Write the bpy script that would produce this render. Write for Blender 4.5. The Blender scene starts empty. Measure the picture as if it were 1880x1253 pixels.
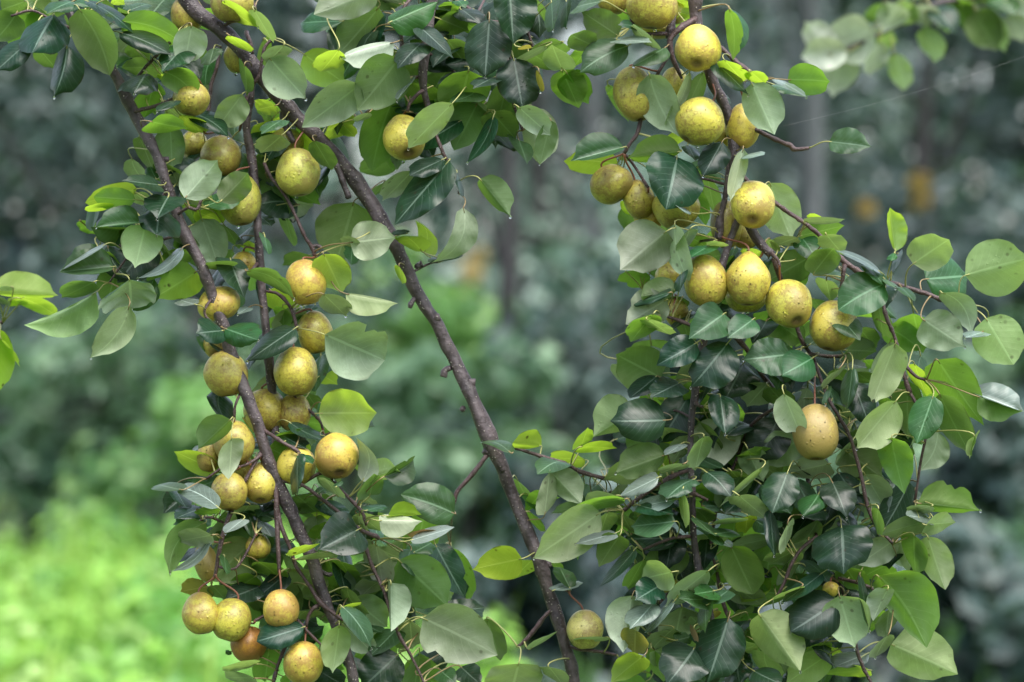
import bpy, math, random
from math import sin, cos, pi, sqrt, radians, acos, asin, atan2
from mathutils import Vector, Matrix, noise

S = bpy.context.scene
COL = S.collection

# ------------------------------------------------------------------ camera
CAMZ = 1.7
FOCUS = 4.5
cam = bpy.data.cameras.new('camera')
cam_o = bpy.data.objects.new('camera', cam)
COL.objects.link(cam_o)
cam_o.location = (0, 0, CAMZ)
cam_o.rotation_euler = (radians(90), 0, 0)
cam.lens = 135
cam.sensor_width = 36
cam.clip_start = .1
cam.clip_end = 900
cam.dof.use_dof = True
cam.dof.focus_distance = FOCUS - .02
cam.dof.aperture_fstop = 4.8
cam.dof.aperture_blades = 0
S.camera = cam_o

# ------------------------------------------------------------------ sky, sun, exposure
SUN_EL, SUN_AZ = 62, 28          # bright overcast, light falls from high behind the photographer's right
w = bpy.data.worlds.new('World')
S.world = w
w.use_nodes = True
nt = w.node_tree
nt.nodes.clear()
sky = nt.nodes.new('ShaderNodeTexSky')
sky.sky_type = 'NISHITA'
sky.sun_disc = False
sky.sun_elevation = radians(SUN_EL)
sky.sun_rotation = radians(180 - SUN_AZ)
sky.altitude = 200
sky.air_density = 1.0
sky.dust_density = 3.0
hs = nt.nodes.new('ShaderNodeHueSaturation')
hs.inputs['Saturation'].default_value = .58
bgn = nt.nodes.new('ShaderNodeBackground')
bgn.inputs['Strength'].default_value = .15
wo = nt.nodes.new('ShaderNodeOutputWorld')
nt.links.new(sky.outputs[0], hs.inputs['Color'])
nt.links.new(hs.outputs[0], bgn.inputs[0])
nt.links.new(bgn.outputs[0], wo.inputs[0])

sun = bpy.data.lights.new('sun', 'SUN')
sun.energy = 2.0
sun.angle = radians(60)
sun.color = (1, .97, .92)
sun_o = bpy.data.objects.new('sun', sun)
COL.objects.link(sun_o)
# the sun stands high, behind the camera and to its right
sd = Vector((sin(radians(SUN_AZ)) * cos(radians(SUN_EL)), -cos(radians(SUN_AZ)) * cos(radians(SUN_EL)), sin(radians(SUN_EL))))
sun_o.rotation_euler = sd.to_track_quat('Z', 'Y').to_euler()

S.view_settings.view_transform = 'Standard'
S.view_settings.look = 'None'
S.view_settings.exposure = 1.22
S.view_settings.gamma = 1
S.view_settings.use_curve_mapping = False
S.render.engine = 'CYCLES'
S.cycles.use_denoising = True
S.cycles.max_bounces = 6
S.cycles.diffuse_bounces = 3
S.cycles.glossy_bounces = 2
S.cycles.transmission_bounces = 4
S.cycles.caustics_reflective = False
S.cycles.caustics_refractive = False
# ---- survey of the boughs, read off the photograph (tile column, tile row, x4 pixels) ----
# per leaf: base x y, tip x y, visible width, look, then a = which half shows wider, b = sideways bend, z = layer behind
LEAVES = {
(0,0): """380 95 255 390 345 D a.15;520 0 360 108 150 T;130 110 -60 300 220 G z1;200 20 0 60 150 G z1;215 295 -20 520 190 D;
300 370 400 500 150 G z1;485 330 400 712 235 D b25 a.2;530 150 595 370 110 G z1;585 70 800 550 280 G b35 a-.1;620 0 978 245 90 D b25;
870 235 1245 400 150 D b15;890 165 1350 330 190 G b50;1345 330 1200 530 210 D a.1;1180 500 885 490 130 G z1;1060 530 1000 688 255 D;
1215 535 1440 712 190 G b25;1410 195 1340 475 235 U a.2;1560 345 1540 482 135 T;1200 -20 1100 150 230 T z1;830 0 905 30 60 Y;
1130 640 1050 850 160 G z1;1278 730 1160 822 85 D;1120 900 1358 935 140 G;1250 925 1260 1290 205 G a-.1 z1;1030 1010 1120 1270 135 G z1;
1395 830 1675 1005 130 D b30;1780 695 1590 930 220 V a.3;1330 850 1490 970 130 Y z1;1640 10 1885 195 105 Y b-15;1480 1100 1345 1240 100 D z1;
1690 270 1820 370 70 Y;1800 490 1800 690 110 G;1180 545 1290 640 60 Y z1;1710 860 1730 1030 110 T z1;960 330 1080 430 130 G z1;950 90 1090 20 90 T z1;
1000 180 870 60 90 G z2;1240 800 1330 880 90 V z2;1150 690 1080 560 110 G z2;700 60 560 -40 120 T z1;1090 740 1130 840 80 G z2""",
(1,0): """880 -70 425 105 300 U a-.2;640 165 308 165 170 T z1;900 60 600 400 260 G z1;610 375 475 512 150 Y;350 400 650 610 250 Y z1;
1010 310 620 428 190 U a.6 b-15;975 170 1330 10 210 T a-.4;1240 90 1310 330 260 D z1;1210 305 1045 505 185 D;1195 190 1445 430 130 D;
1465 430 1200 510 150 D z1;1050 430 740 810 340 G a.1;765 620 338 932 240 U a.1;1000 740 850 1255 260 G b-20 z1;1050 720 1000 1250 220 G z2;
1440 760 1115 1088 175 U a-.2;1505 880 1165 1100 175 D z1;1560 525 1480 815 340 G z1;1710 140 1680 565 320 D;1870 15 1660 345 200 D z1;
1400 300 1560 495 170 G z1;1350 150 1560 220 170 G z1;1500 60 1650 190 150 D z1;1745 560 1595 655 110 D;1850 580 1780 855 200 G z1;
1620 765 1450 1100 260 G z1;1740 850 1550 1195 110 D b30;1620 750 1720 850 60 U z1;1730 830 1900 1010 200 G z1;1770 980 1890 1120 100 D z1;
1370 1165 1130 1290 140 D;430 1035 550 1240 140 G;520 930 600 1210 160 T z1;100 430 362 722 290 U a-.2;210 340 80 450 110 U;60 300 60 500 90 G z1;
-10 80 125 310 100 V;150 780 0 800 115 Y;70 780 90 940 90 G z1;190 870 50 985 110 T;195 1000 30 1115 150 U;110 1040 120 1290 180 G z1;
640 920 720 1000 100 Y z1;830 830 735 890 50 U;1130 570 1040 740 70 P;1010 560 1080 620 110 D z1;1460 20 1340 110 90 G z1;1250 0 1420 90 130 D z1;
1480 0 1530 60 90 T;660 200 760 300 110 G z2;1600 600 1560 700 110 G z2;1090 900 1030 1250 160 G z2;1200 800 1290 700 130 G z2""",
(2,0): """-20 -80 10 325 330 D a.3;10 420 80 810 300 D;370 320 130 405 125 G z1;250 345 0 468 42 U;370 500 290 335 185 U;140 400 350 510 120 G z1;
605 330 425 262 150 G;560 350 450 490 120 G z1;780 262 505 85 210 G;660 20 455 50 110 T;290 0 300 232 110 T;190 10 240 150 60 G z1;
400 0 395 205 70 D;895 185 778 190 80 D;1033 338 878 180 62 U;775 285 1015 320 85 P;850 335 500 535 235 T b-20;1130 340 890 490 110 T a.4;
365 520 490 785 235 G z1;400 540 560 755 205 G z1;1005 548 1225 998 255 U a-.1 b-25;1300 530 1120 915 75 U b30;1400 530 1240 900 130 G z1;
1465 430 1728 695 135 D a-.1;1590 70 1620 440 100 G b25;1600 60 1640 400 130 T b50 z1;1550 450 1705 590 110 Y;1740 530 1860 610 90 Y;
1755 615 1925 985 260 U a.1;820 1078 425 1185 275 T a-.75;780 1210 375 1185 170 Y b-20 z1;1240 1110 848 1160 170 G a-.5;1290 1010 1110 1010 100 Y z1;
1215 1145 1125 1535 420 D a.1;1545 1035 1400 1290 210 D a.2;1690 1095 1600 1480 120 U;1700 1140 1835 1140 55 P;50 790 280 990 160 U;
150 790 205 1205 260 U a.3 z1;285 885 205 1200 140 G;50 1020 110 1205 135 T z1;1215 0 1300 110 90 Y z1;1230 100 1340 110 80 Y z1;
1200 260 1330 170 80 T z1;840 620 720 700 60 G z1;1540 680 1590 790 60 D z1;60 350 140 350 30 O;200 540 210 665 50 O;800 1150 960 1180 40 P z1;
700 620 860 900 60 G z2;1290 1060 1340 1180 100 D z1""",
(3,0): """150 580 456 608 205 G b10;60 575 268 712 70 P;45 610 268 715 100 T z1;455 1035 747 1080 200 T a.2""",
(0,1): """-60 895 442 915 230 Y a.8;90 850 0 880 40 P;180 930 60 990 75 Y;160 935 418 1075 120 Y b15;-10 915 50 985 60 P;
1000 130 628 235 130 Y z1;990 210 688 192 150 G;800 270 640 265 60 Y;1158 100 912 76 110 D;1025 372 718 416 190 T a-.85;900 430 690 415 170 T a.85 z1;
800 280 735 400 70 D z1;1222 185 1165 350 270 D;1160 262 1160 472 275 D;1070 392 985 712 275 U;1110 510 865 822 290 D z1;1170 490 1238 667 80 G z1;
830 700 440 745 200 T a-.6;785 535 422 738 38 P;700 815 440 928 120 G;860 740 765 990 210 G z1;710 890 175 1128 200 U a.75 b30;
960 800 950 1005 375 U;1445 740 1130 930 240 Y z1;1335 560 1015 785 90 P b50;1200 715 1080 800 80 G z1;950 990 665 1365 190 U b45;
1440 980 1308 945 70 P;1350 200 1600 -80 240 U;1610 225 1822 15 190 G;1440 300 1625 372 130 Y z1;1480 350 1600 700 250 U z1;1390 245 1420 400 130 G z1;
1650 400 1740 560 100 G z2;1845 400 1780 545 110 P z1;1780 500 1870 600 90 Y z1;1680 640 1795 925 185 D;1730 880 1770 1000 90 T z1;
1695 700 1513 675 72 G;1810 735 2150 935 115 G b55;1625 1170 1450 1190 185 D;1640 1155 1900 1240 190 T;1620 690 1560 870 90 D z1;1820 1000 1750 1050 60 P;
-45 1140 -20 1620 260 Y;20 1230 128 1430 60 Y;1270 10 1310 120 110 U z1;1350 120 1460 230 110 V z2;1000 170 1090 250 110 V z2;1230 440 1290 370 90 V z2;1330 420 1430 700 160 G z2;
1150 60 1090 -40 100 T z1;1480 1210 1500 1320 70 T z1""",
(1,1): """1415 -80 1018 398 265 D a.1;1150 0 930 212 140 U z1;1470 0 1500 182 50 D;1640 60 1862 332 200 G a.5;1520 270 1285 672 160 U b100 a.2;
1515 600 1262 668 55 D z1;1215 590 1028 490 105 Y b-40;1232 600 1175 365 110 Y b-55 z1;1110 460 1005 440 50 D;1050 700 1070 820 65 Y;
720 232 590 660 390 G z1;690 528 1022 488 265 U;740 500 630 530 80 U;80 40 235 372 175 G z1;20 320 122 410 110 P z1;60 480 95 608 55 T;500 -40 430 142 95 D z1;
400 620 192 690 120 G z1;500 612 625 888 245 Y;655 900 1043 972 170 U a-.85;500 905 650 1057 160 U;510 1200 930 1385 420 U a-.1;110 870 290 1045 190 Y z1;
200 1000 200 1145 130 G z1;330 990 300 1110 80 T z1;290 1150 -60 1395 175 D;430 980 370 1050 70 D z1;700 560 700 690 110 T z1;940 90 850 190 60 G z2""",
(2,1): """1340 130 1420 390 110 G z2;1430 60 1500 330 120 G z2;1130 445 798 722 365 U a-.1;1190 390 1300 805 150 U b-30;1300 430 1240 600 110 U;
1310 300 1195 255 42 P;1450 545 1300 635 90 T;1440 545 1560 528 48 U;1300 480 1440 560 120 G z1;1640 560 1565 725 100 D z2;1700 560 1780 650 130 Y z2;
830 740 1000 862 150 G z2;1215 870 935 925 200 G a-.5;1160 890 868 980 70 D;1130 945 835 1125 270 U a-.1;1030 1050 880 1245 170 G;985 1090 1165 1200 80 V;
1245 750 1225 882 75 D;1240 925 1100 1062 160 G z1;1310 1030 1148 1182 55 D z1;1560 1045 1295 1228 265 T;1775 1085 1575 1225 185 T;1530 620 1400 640 150 G z2;
1590 920 1510 1000 110 G z2;1870 1100 1760 1260 150 D z1;1100 560 1190 660 110 T z2;1250 1100 1310 1260 110 G z2;820 220 880 330 80 Y z2;950 700 1060 640 90 G z2""",
(3,1): """10 90 175 505 275 U z1;275 370 560 358 48 P;225 480 562 400 165 G z1;300 350 395 340 65 Y z1;420 470 562 610 145 V;240 470 380 690 175 T z1;
340 755 480 560 200 G;210 490 55 545 90 P z1;10 500 60 590 60 U z1;290 640 15 800 235 G z1;420 800 470 958 125 V z1;560 750 560 960 200 T z2;610 780 720 900 120 T z1;
830 745 490 585 55 P b-20;745 700 845 855 115 T;855 830 513 1022 285 T b-15;870 850 850 1012 150 D z1;520 1055 665 1240 170 T;937 590 888 268 160 Y a-.75;
1075 680 1322 500 265 V;930 600 900 660 60 T;965 600 908 770 38 D;1452 765 1905 640 395 V;1145 795 1490 765 330 T z1;1270 895 1490 1200 150 U b75;
1130 1090 1445 1290 280 U;1590 1080 1805 1420 320 V;1585 1180 1438 1222 65 P;985 850 1065 955 80 T;800 960 855 1218 110 G z1;0 1060 290 1270 230 G z2;
660 1150 800 1290 150 G z1;330 940 430 1050 90 G z2;1600 1090 1570 1210 90 G z2;860 790 930 860 50 T;120 560 250 640 130 D z2""",
(0,2): """1692 568 1452 785 220 G a-.5;1605 958 1275 800 165 Y z1;1468 760 1415 805 40 P z1;1702 705 1670 1003 155 U;1620 1000 1438 1070 150 T z1;
1345 1080 1148 1045 70 T;1275 1080 1375 1215 80 D z1;1605 1215 1270 1058 120 P b-30;1480 1215 1290 1290 110 D z1;1860 60 1830 200 90 D z1;1800 560 1850 660 40 O z1""",
(1,2): """470 100 440 362 135 T z1;500 250 585 310 130 Y z1;370 370 450 500 120 G z1;458 525 888 520 325 Y;460 445 655 490 150 T;240 588 512 718 75 D b-15;
495 690 582 684 25 D;155 668 372 778 105 D;340 700 380 800 60 Y z1;325 825 420 892 60 T;300 830 310 1108 115 D;775 1025 735 695 130 U b-75;
800 1012 1052 930 165 V a.4;940 985 1155 865 200 T a-.6 b-15;830 1130 870 955 155 G;595 1135 500 985 100 U;590 1060 630 1020 40 T;450 1110 500 1075 60 T z1;
300 1120 440 1260 170 G z1;1455 1262 1062 1120 260 T a-.1 b-15;970 1270 1205 1270 140 Y a.8;812 1232 945 1200 55 T;770 1120 860 1200 80 U z1;1868 812 1628 742 55 T b-40;
100 1180 20 1280 110 T z1;160 1120 60 1240 110 D z1;700 860 800 1000 60 G z2;10 1180 60 1253 90 T z2""",
(2,2): """1095 262 752 88 325 G z1;1352 8 1060 172 205 D a-.1;1362 120 1235 335 145 U z1;1585 5 1312 330 330 D a.35;1065 250 868 405 135 D z1;1235 300 1008 405 170 D;
900 500 605 696 370 V a-.45 z1;1132 575 722 580 295 D;1302 385 1085 735 265 D z1;1160 400 1080 420 60 Y z2;1180 700 1000 700 100 Y z2;1150 800 1080 980 170 Y z2;
1000 690 880 715 60 D z1;1125 830 758 960 260 G a-.3;1065 880 668 1012 200 V z1;1245 748 1128 822 60 P;1400 690 1350 935 155 U;1290 680 1180 905 170 U z1;
1550 570 1400 955 330 U z1;1530 388 1556 668 235 D a.25;1480 360 1380 560 110 D z2;1700 160 1560 415 290 D z2;1870 300 1730 475 200 U z2;2040 90 1698 130 260 T;
1950 560 1800 885 290 D z1;1700 690 1680 985 150 U z2;1832 918 1520 1212 55 U;1425 955 1595 1125 170 D b15;1400 1020 1545 1172 170 G z1;1345 1010 1130 1145 140 T b-20;
1255 890 1095 965 80 U;1075 990 785 1135 100 P;1205 1150 890 1215 100 P;828 1150 425 1252 95 G b-15;762 1120 545 1190 140 U;540 1190 295 1258 100 U z1;
240 1270 278 928 140 U;285 955 505 1185 230 U a.3;380 880 190 965 130 T b-25;430 930 510 1110 90 G z2;218 766 0 738 175 Y a-.6;505 765 762 782 95 Y;510 765 555 622 115 Y;
535 862 285 852 115 Y z1;1200 1130 1240 1260 90 D z1;930 1200 1180 1260 90 D;1655 1120 1885 1310 150 U;1250 1090 1275 1360 60 V;1700 1130 1560 1253 160 D z1;
1600 940 1720 1060 120 G z1;1395 1200 1525 1200 80 T z1;40 1010 130 1200 90 G z2;1090 1000 1240 1060 130 G z2;120 1130 200 1253 80 T z2;1480 560 1540 470 80 D z2""",
(3,2): """335 118 88 247 235 T;150 110 60 345 190 T z1;110 378 245 680 215 U a-.4;512 198 408 347 75 U;440 345 415 452 40 T;622 185 575 500 95 T;625 300 745 625 200 D;
930 10 765 463 225 V a.15;885 0 788 305 140 U z1;935 430 655 782 265 V a.3;860 400 920 560 110 G z1;1020 280 1030 715 185 G z1;1060 160 1175 395 110 Y z1;
1235 130 1585 612 250 G a.1;1250 380 1495 835 190 G;1500 688 1490 855 95 V;1215 395 1085 745 215 T;1208 518 1038 776 45 P;1500 370 1872 515 175 P a.9;1530 400 1870 505 200 G a-.9;
900 700 1000 1112 205 G;565 800 850 1000 260 G z1;605 718 560 922 150 U z1;230 710 -30 890 270 U z1;445 890 140 965 180 U z1;150 955 28 1252 235 D;520 958 675 1195 180 D z1;
480 1030 565 1275 235 D;700 965 850 1190 195 U z1;1040 1030 815 1420 175 D z1;1085 1075 870 1245 150 P z1;1092 1180 1558 1238 330 G a.7;1190 1200 1040 1253 90 U;
380 1118 255 1265 155 T;1190 250 1320 400 110 G z1;720 560 620 640 110 D z2;560 60 800 70 180 G z1;550 150 712 190 85 P z1;640 220 770 300 110 G z1;700 130 780 200 90 G z2;
480 200 580 300 110 G z2;300 20 400 -60 110 T z2;640 640 680 760 110 G z2;860 930 920 1040 80 D z2;20 60 160 20 130 T z2;560 400 480 620 140 D z2""",
(0,3): """1505 85 1250 482 160 G b-95;1565 170 1298 225 150 U;1535 188 1252 440 70 P b50;1420 270 1280 390 90 D z1;1535 45 1278 95 115 T z1;1535 545 1315 595 160 O z1;
1855 220 1535 510 300 G z1;1640 335 1665 455 50 T;1780 60 1660 155 85 P;1800 -20 1880 215 130 D z1;1900 555 1668 640 150 D z1;1880 470 1700 590 150 G z1;1560 540 1640 650 120 G z1;
1872 1130 1625 1135 85 U;1875 1215 1655 1230 120 U;1460 -20 1600 20 90 G;1690 1030 1655 1045 40 T z1;1560 250 1590 170 90 Y z2""",
(1,3): """130 50 0 0 100 T z1;20 60 120 180 80 P z1;60 200 10 420 140 G z1;20 360 190 510 150 G z1;265 335 430 238 70 Y b15;300 345 592 340 55 U b15;
745 140 470 275 320 D a-.1;600 20 425 40 70 Y z1;430 215 575 60 150 G z1;600 370 665 605 95 D z1;420 420 290 650 310 V z2;620 360 730 550 140 G z1;
670 625 880 380 220 G z1;880 235 930 565 200 U z1;905 65 1212 75 190 U a-.6;740 10 900 145 150 U z1;1130 215 1455 115 80 P;1140 200 1325 130 85 B;
1045 355 1400 695 370 G z1;1310 240 1535 640 200 D z2;1430 262 1560 652 190 G z3;1950 345 1588 430 240 Y;990 520 988 882 270 U a.8;1225 780 1768 1057 420 U;
1690 780 1790 1095 160 G z1;700 640 960 850 260 U z1;628 700 845 1002 125 T b30;630 695 760 690 50 Y;612 830 560 1188 190 U;640 830 870 1055 190 U z1;1030 870 830 1060 150 T z1;
1130 790 1140 1010 190 U z1;1040 1050 770 1300 300 D z1;1200 1030 1160 1300 190 G z2;1350 1170 1470 1253 130 T z1;1500 1150 1650 1260 160 D z1;1925 1105 1840 1480 375 V;
350 850 8 952 185 D;235 450 0 640 140 D z1;0 650 70 750 110 G z1;100 1000 60 1260 180 G z1;450 1170 640 1260 140 D z1;550 570 660 690 130 D z2;700 480 800 380 110 G z2;
760 240 700 330 90 V z2;470 800 540 760 90 V z2;200 1200 330 1253 120 G z2;1150 300 1290 230 120 T z2;560 250 500 180 90 D z2;1070 1020 1160 900 120 G z3""",
(2,3): """650 12 158 342 315 V;150 350 18 495 150 Y z1;130 0 210 150 80 G z1;280 340 350 440 80 G z1;700 0 640 205 165 V z1;765 160 463 238 70 P;790 170 640 408 200 G;
905 275 640 552 75 D b10;1192 70 868 115 175 T a-.1;800 10 880 150 110 G z1;1215 190 825 205 150 D z1;1200 0 1270 165 100 D z1;1285 0 1300 185 55 V z1;
1338 48 1482 172 60 T;1480 160 1642 148 65 T;1505 100 1702 42 60 U;1465 165 1530 250 70 T;1720 30 1720 165 150 Y z1;1275 265 968 480 250 G z1;1168 440 958 505 240 U z0;
960 350 855 565 125 G z1;1090 548 898 645 210 D;1330 340 1100 600 190 O z2;1440 432 1125 700 165 U;1430 655 1228 630 115 T;1420 655 1410 872 95 T;
1430 675 1597 578 90 T;1485 590 1328 600 110 T;880 615 815 1035 260 U a-.2;1040 680 865 850 155 P;1192 648 968 905 50 P;900 860 905 1062 185 O;
1240 690 1200 950 290 U z2;1180 850 1020 1030 180 U z1;1020 1000 1112 1252 115 G z1;1342 1012 1135 1255 330 D;1590 785 1430 1255 325 D a.1;1200 940 1320 920 90 T z1;
1350 900 1420 1010 100 D z1;1720 860 1840 1030 130 G z1;960 1055 735 1258 190 Y;692 912 452 962 62 P;425 562 350 412 120 T a-.1;300 572 502 515 50 P;
135 1020 272 893 72 P;265 1130 380 1290 140 U;1280 1253 1400 1150 140 T z1;1440 170 1400 420 150 D z2;1600 250 1770 610 260 G z1;1880 200 1590 265 120 U z1;
1865 450 1690 665 180 Y z2;1610 540 1850 700 170 U z2;1720 740 1850 1080 240 G z2;1780 1180 1975 1260 140 D;1500 250 1560 180 60 U;1520 190 1600 260 60 P z1;
1100 10 1000 60 140 G z2;900 180 1000 250 120 D z2;1420 880 1300 760 150 U z2;1640 900 1700 700 150 G z2;1500 420 1600 520 140 G z2;1500 720 1440 800 80 O z1;
1330 850 1340 950 50 B;1680 1180 1580 1253 140 G z1""",
(3,3): """548 110 545 447 405 D;20 -10 40 322 115 D;135 85 130 297 110 U;225 265 15 395 160 U z1;285 195 165 402 130 U z1;430 0 240 40 110 D z1;560 -20 600 115 120 D z1;
1192 65 818 175 160 U;1195 55 1005 25 75 P;1145 95 1382 88 165 V;1042 0 815 175 100 P z1;800 -20 810 160 70 G;1165 180 1302 575 200 V a.1;1140 280 1090 492 100 D z1;
1060 168 1095 465 150 G;975 200 1075 482 110 U z1;940 200 665 395 200 U z1;960 240 880 410 120 D z2;800 470 1165 1000 330 G a.35 b40;880 380 690 500 200 G z2;
675 460 742 878 80 D;870 565 780 805 165 P a-.2;520 615 640 1005 310 U;515 655 165 880 320 D;400 455 105 665 90 D;240 540 45 658 60 V;-70 750 238 1175 310 V a.15;
20 900 130 1190 200 G z1;400 950 255 1155 150 G z1;360 980 520 1110 150 Y z2;450 1040 140 1260 225 V z1;740 1050 485 1125 105 P z1;745 1160 425 1200 110 Y z1;
870 895 800 1075 130 U;880 710 880 935 185 G z1;895 970 1392 1197 370 V a.2 z1;560 400 700 600 180 G z1;700 90 790 200 100 D z1;300 40 200 150 130 D z2;
380 430 480 560 150 D z2;250 450 180 600 150 G z2;640 200 560 60 120 D z2;420 500 500 600 110 O z2;1060 20 900 -40 130 G z2;600 500 620 420 130 G z2;740 800 860 860 110 G z2"""
}
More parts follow.
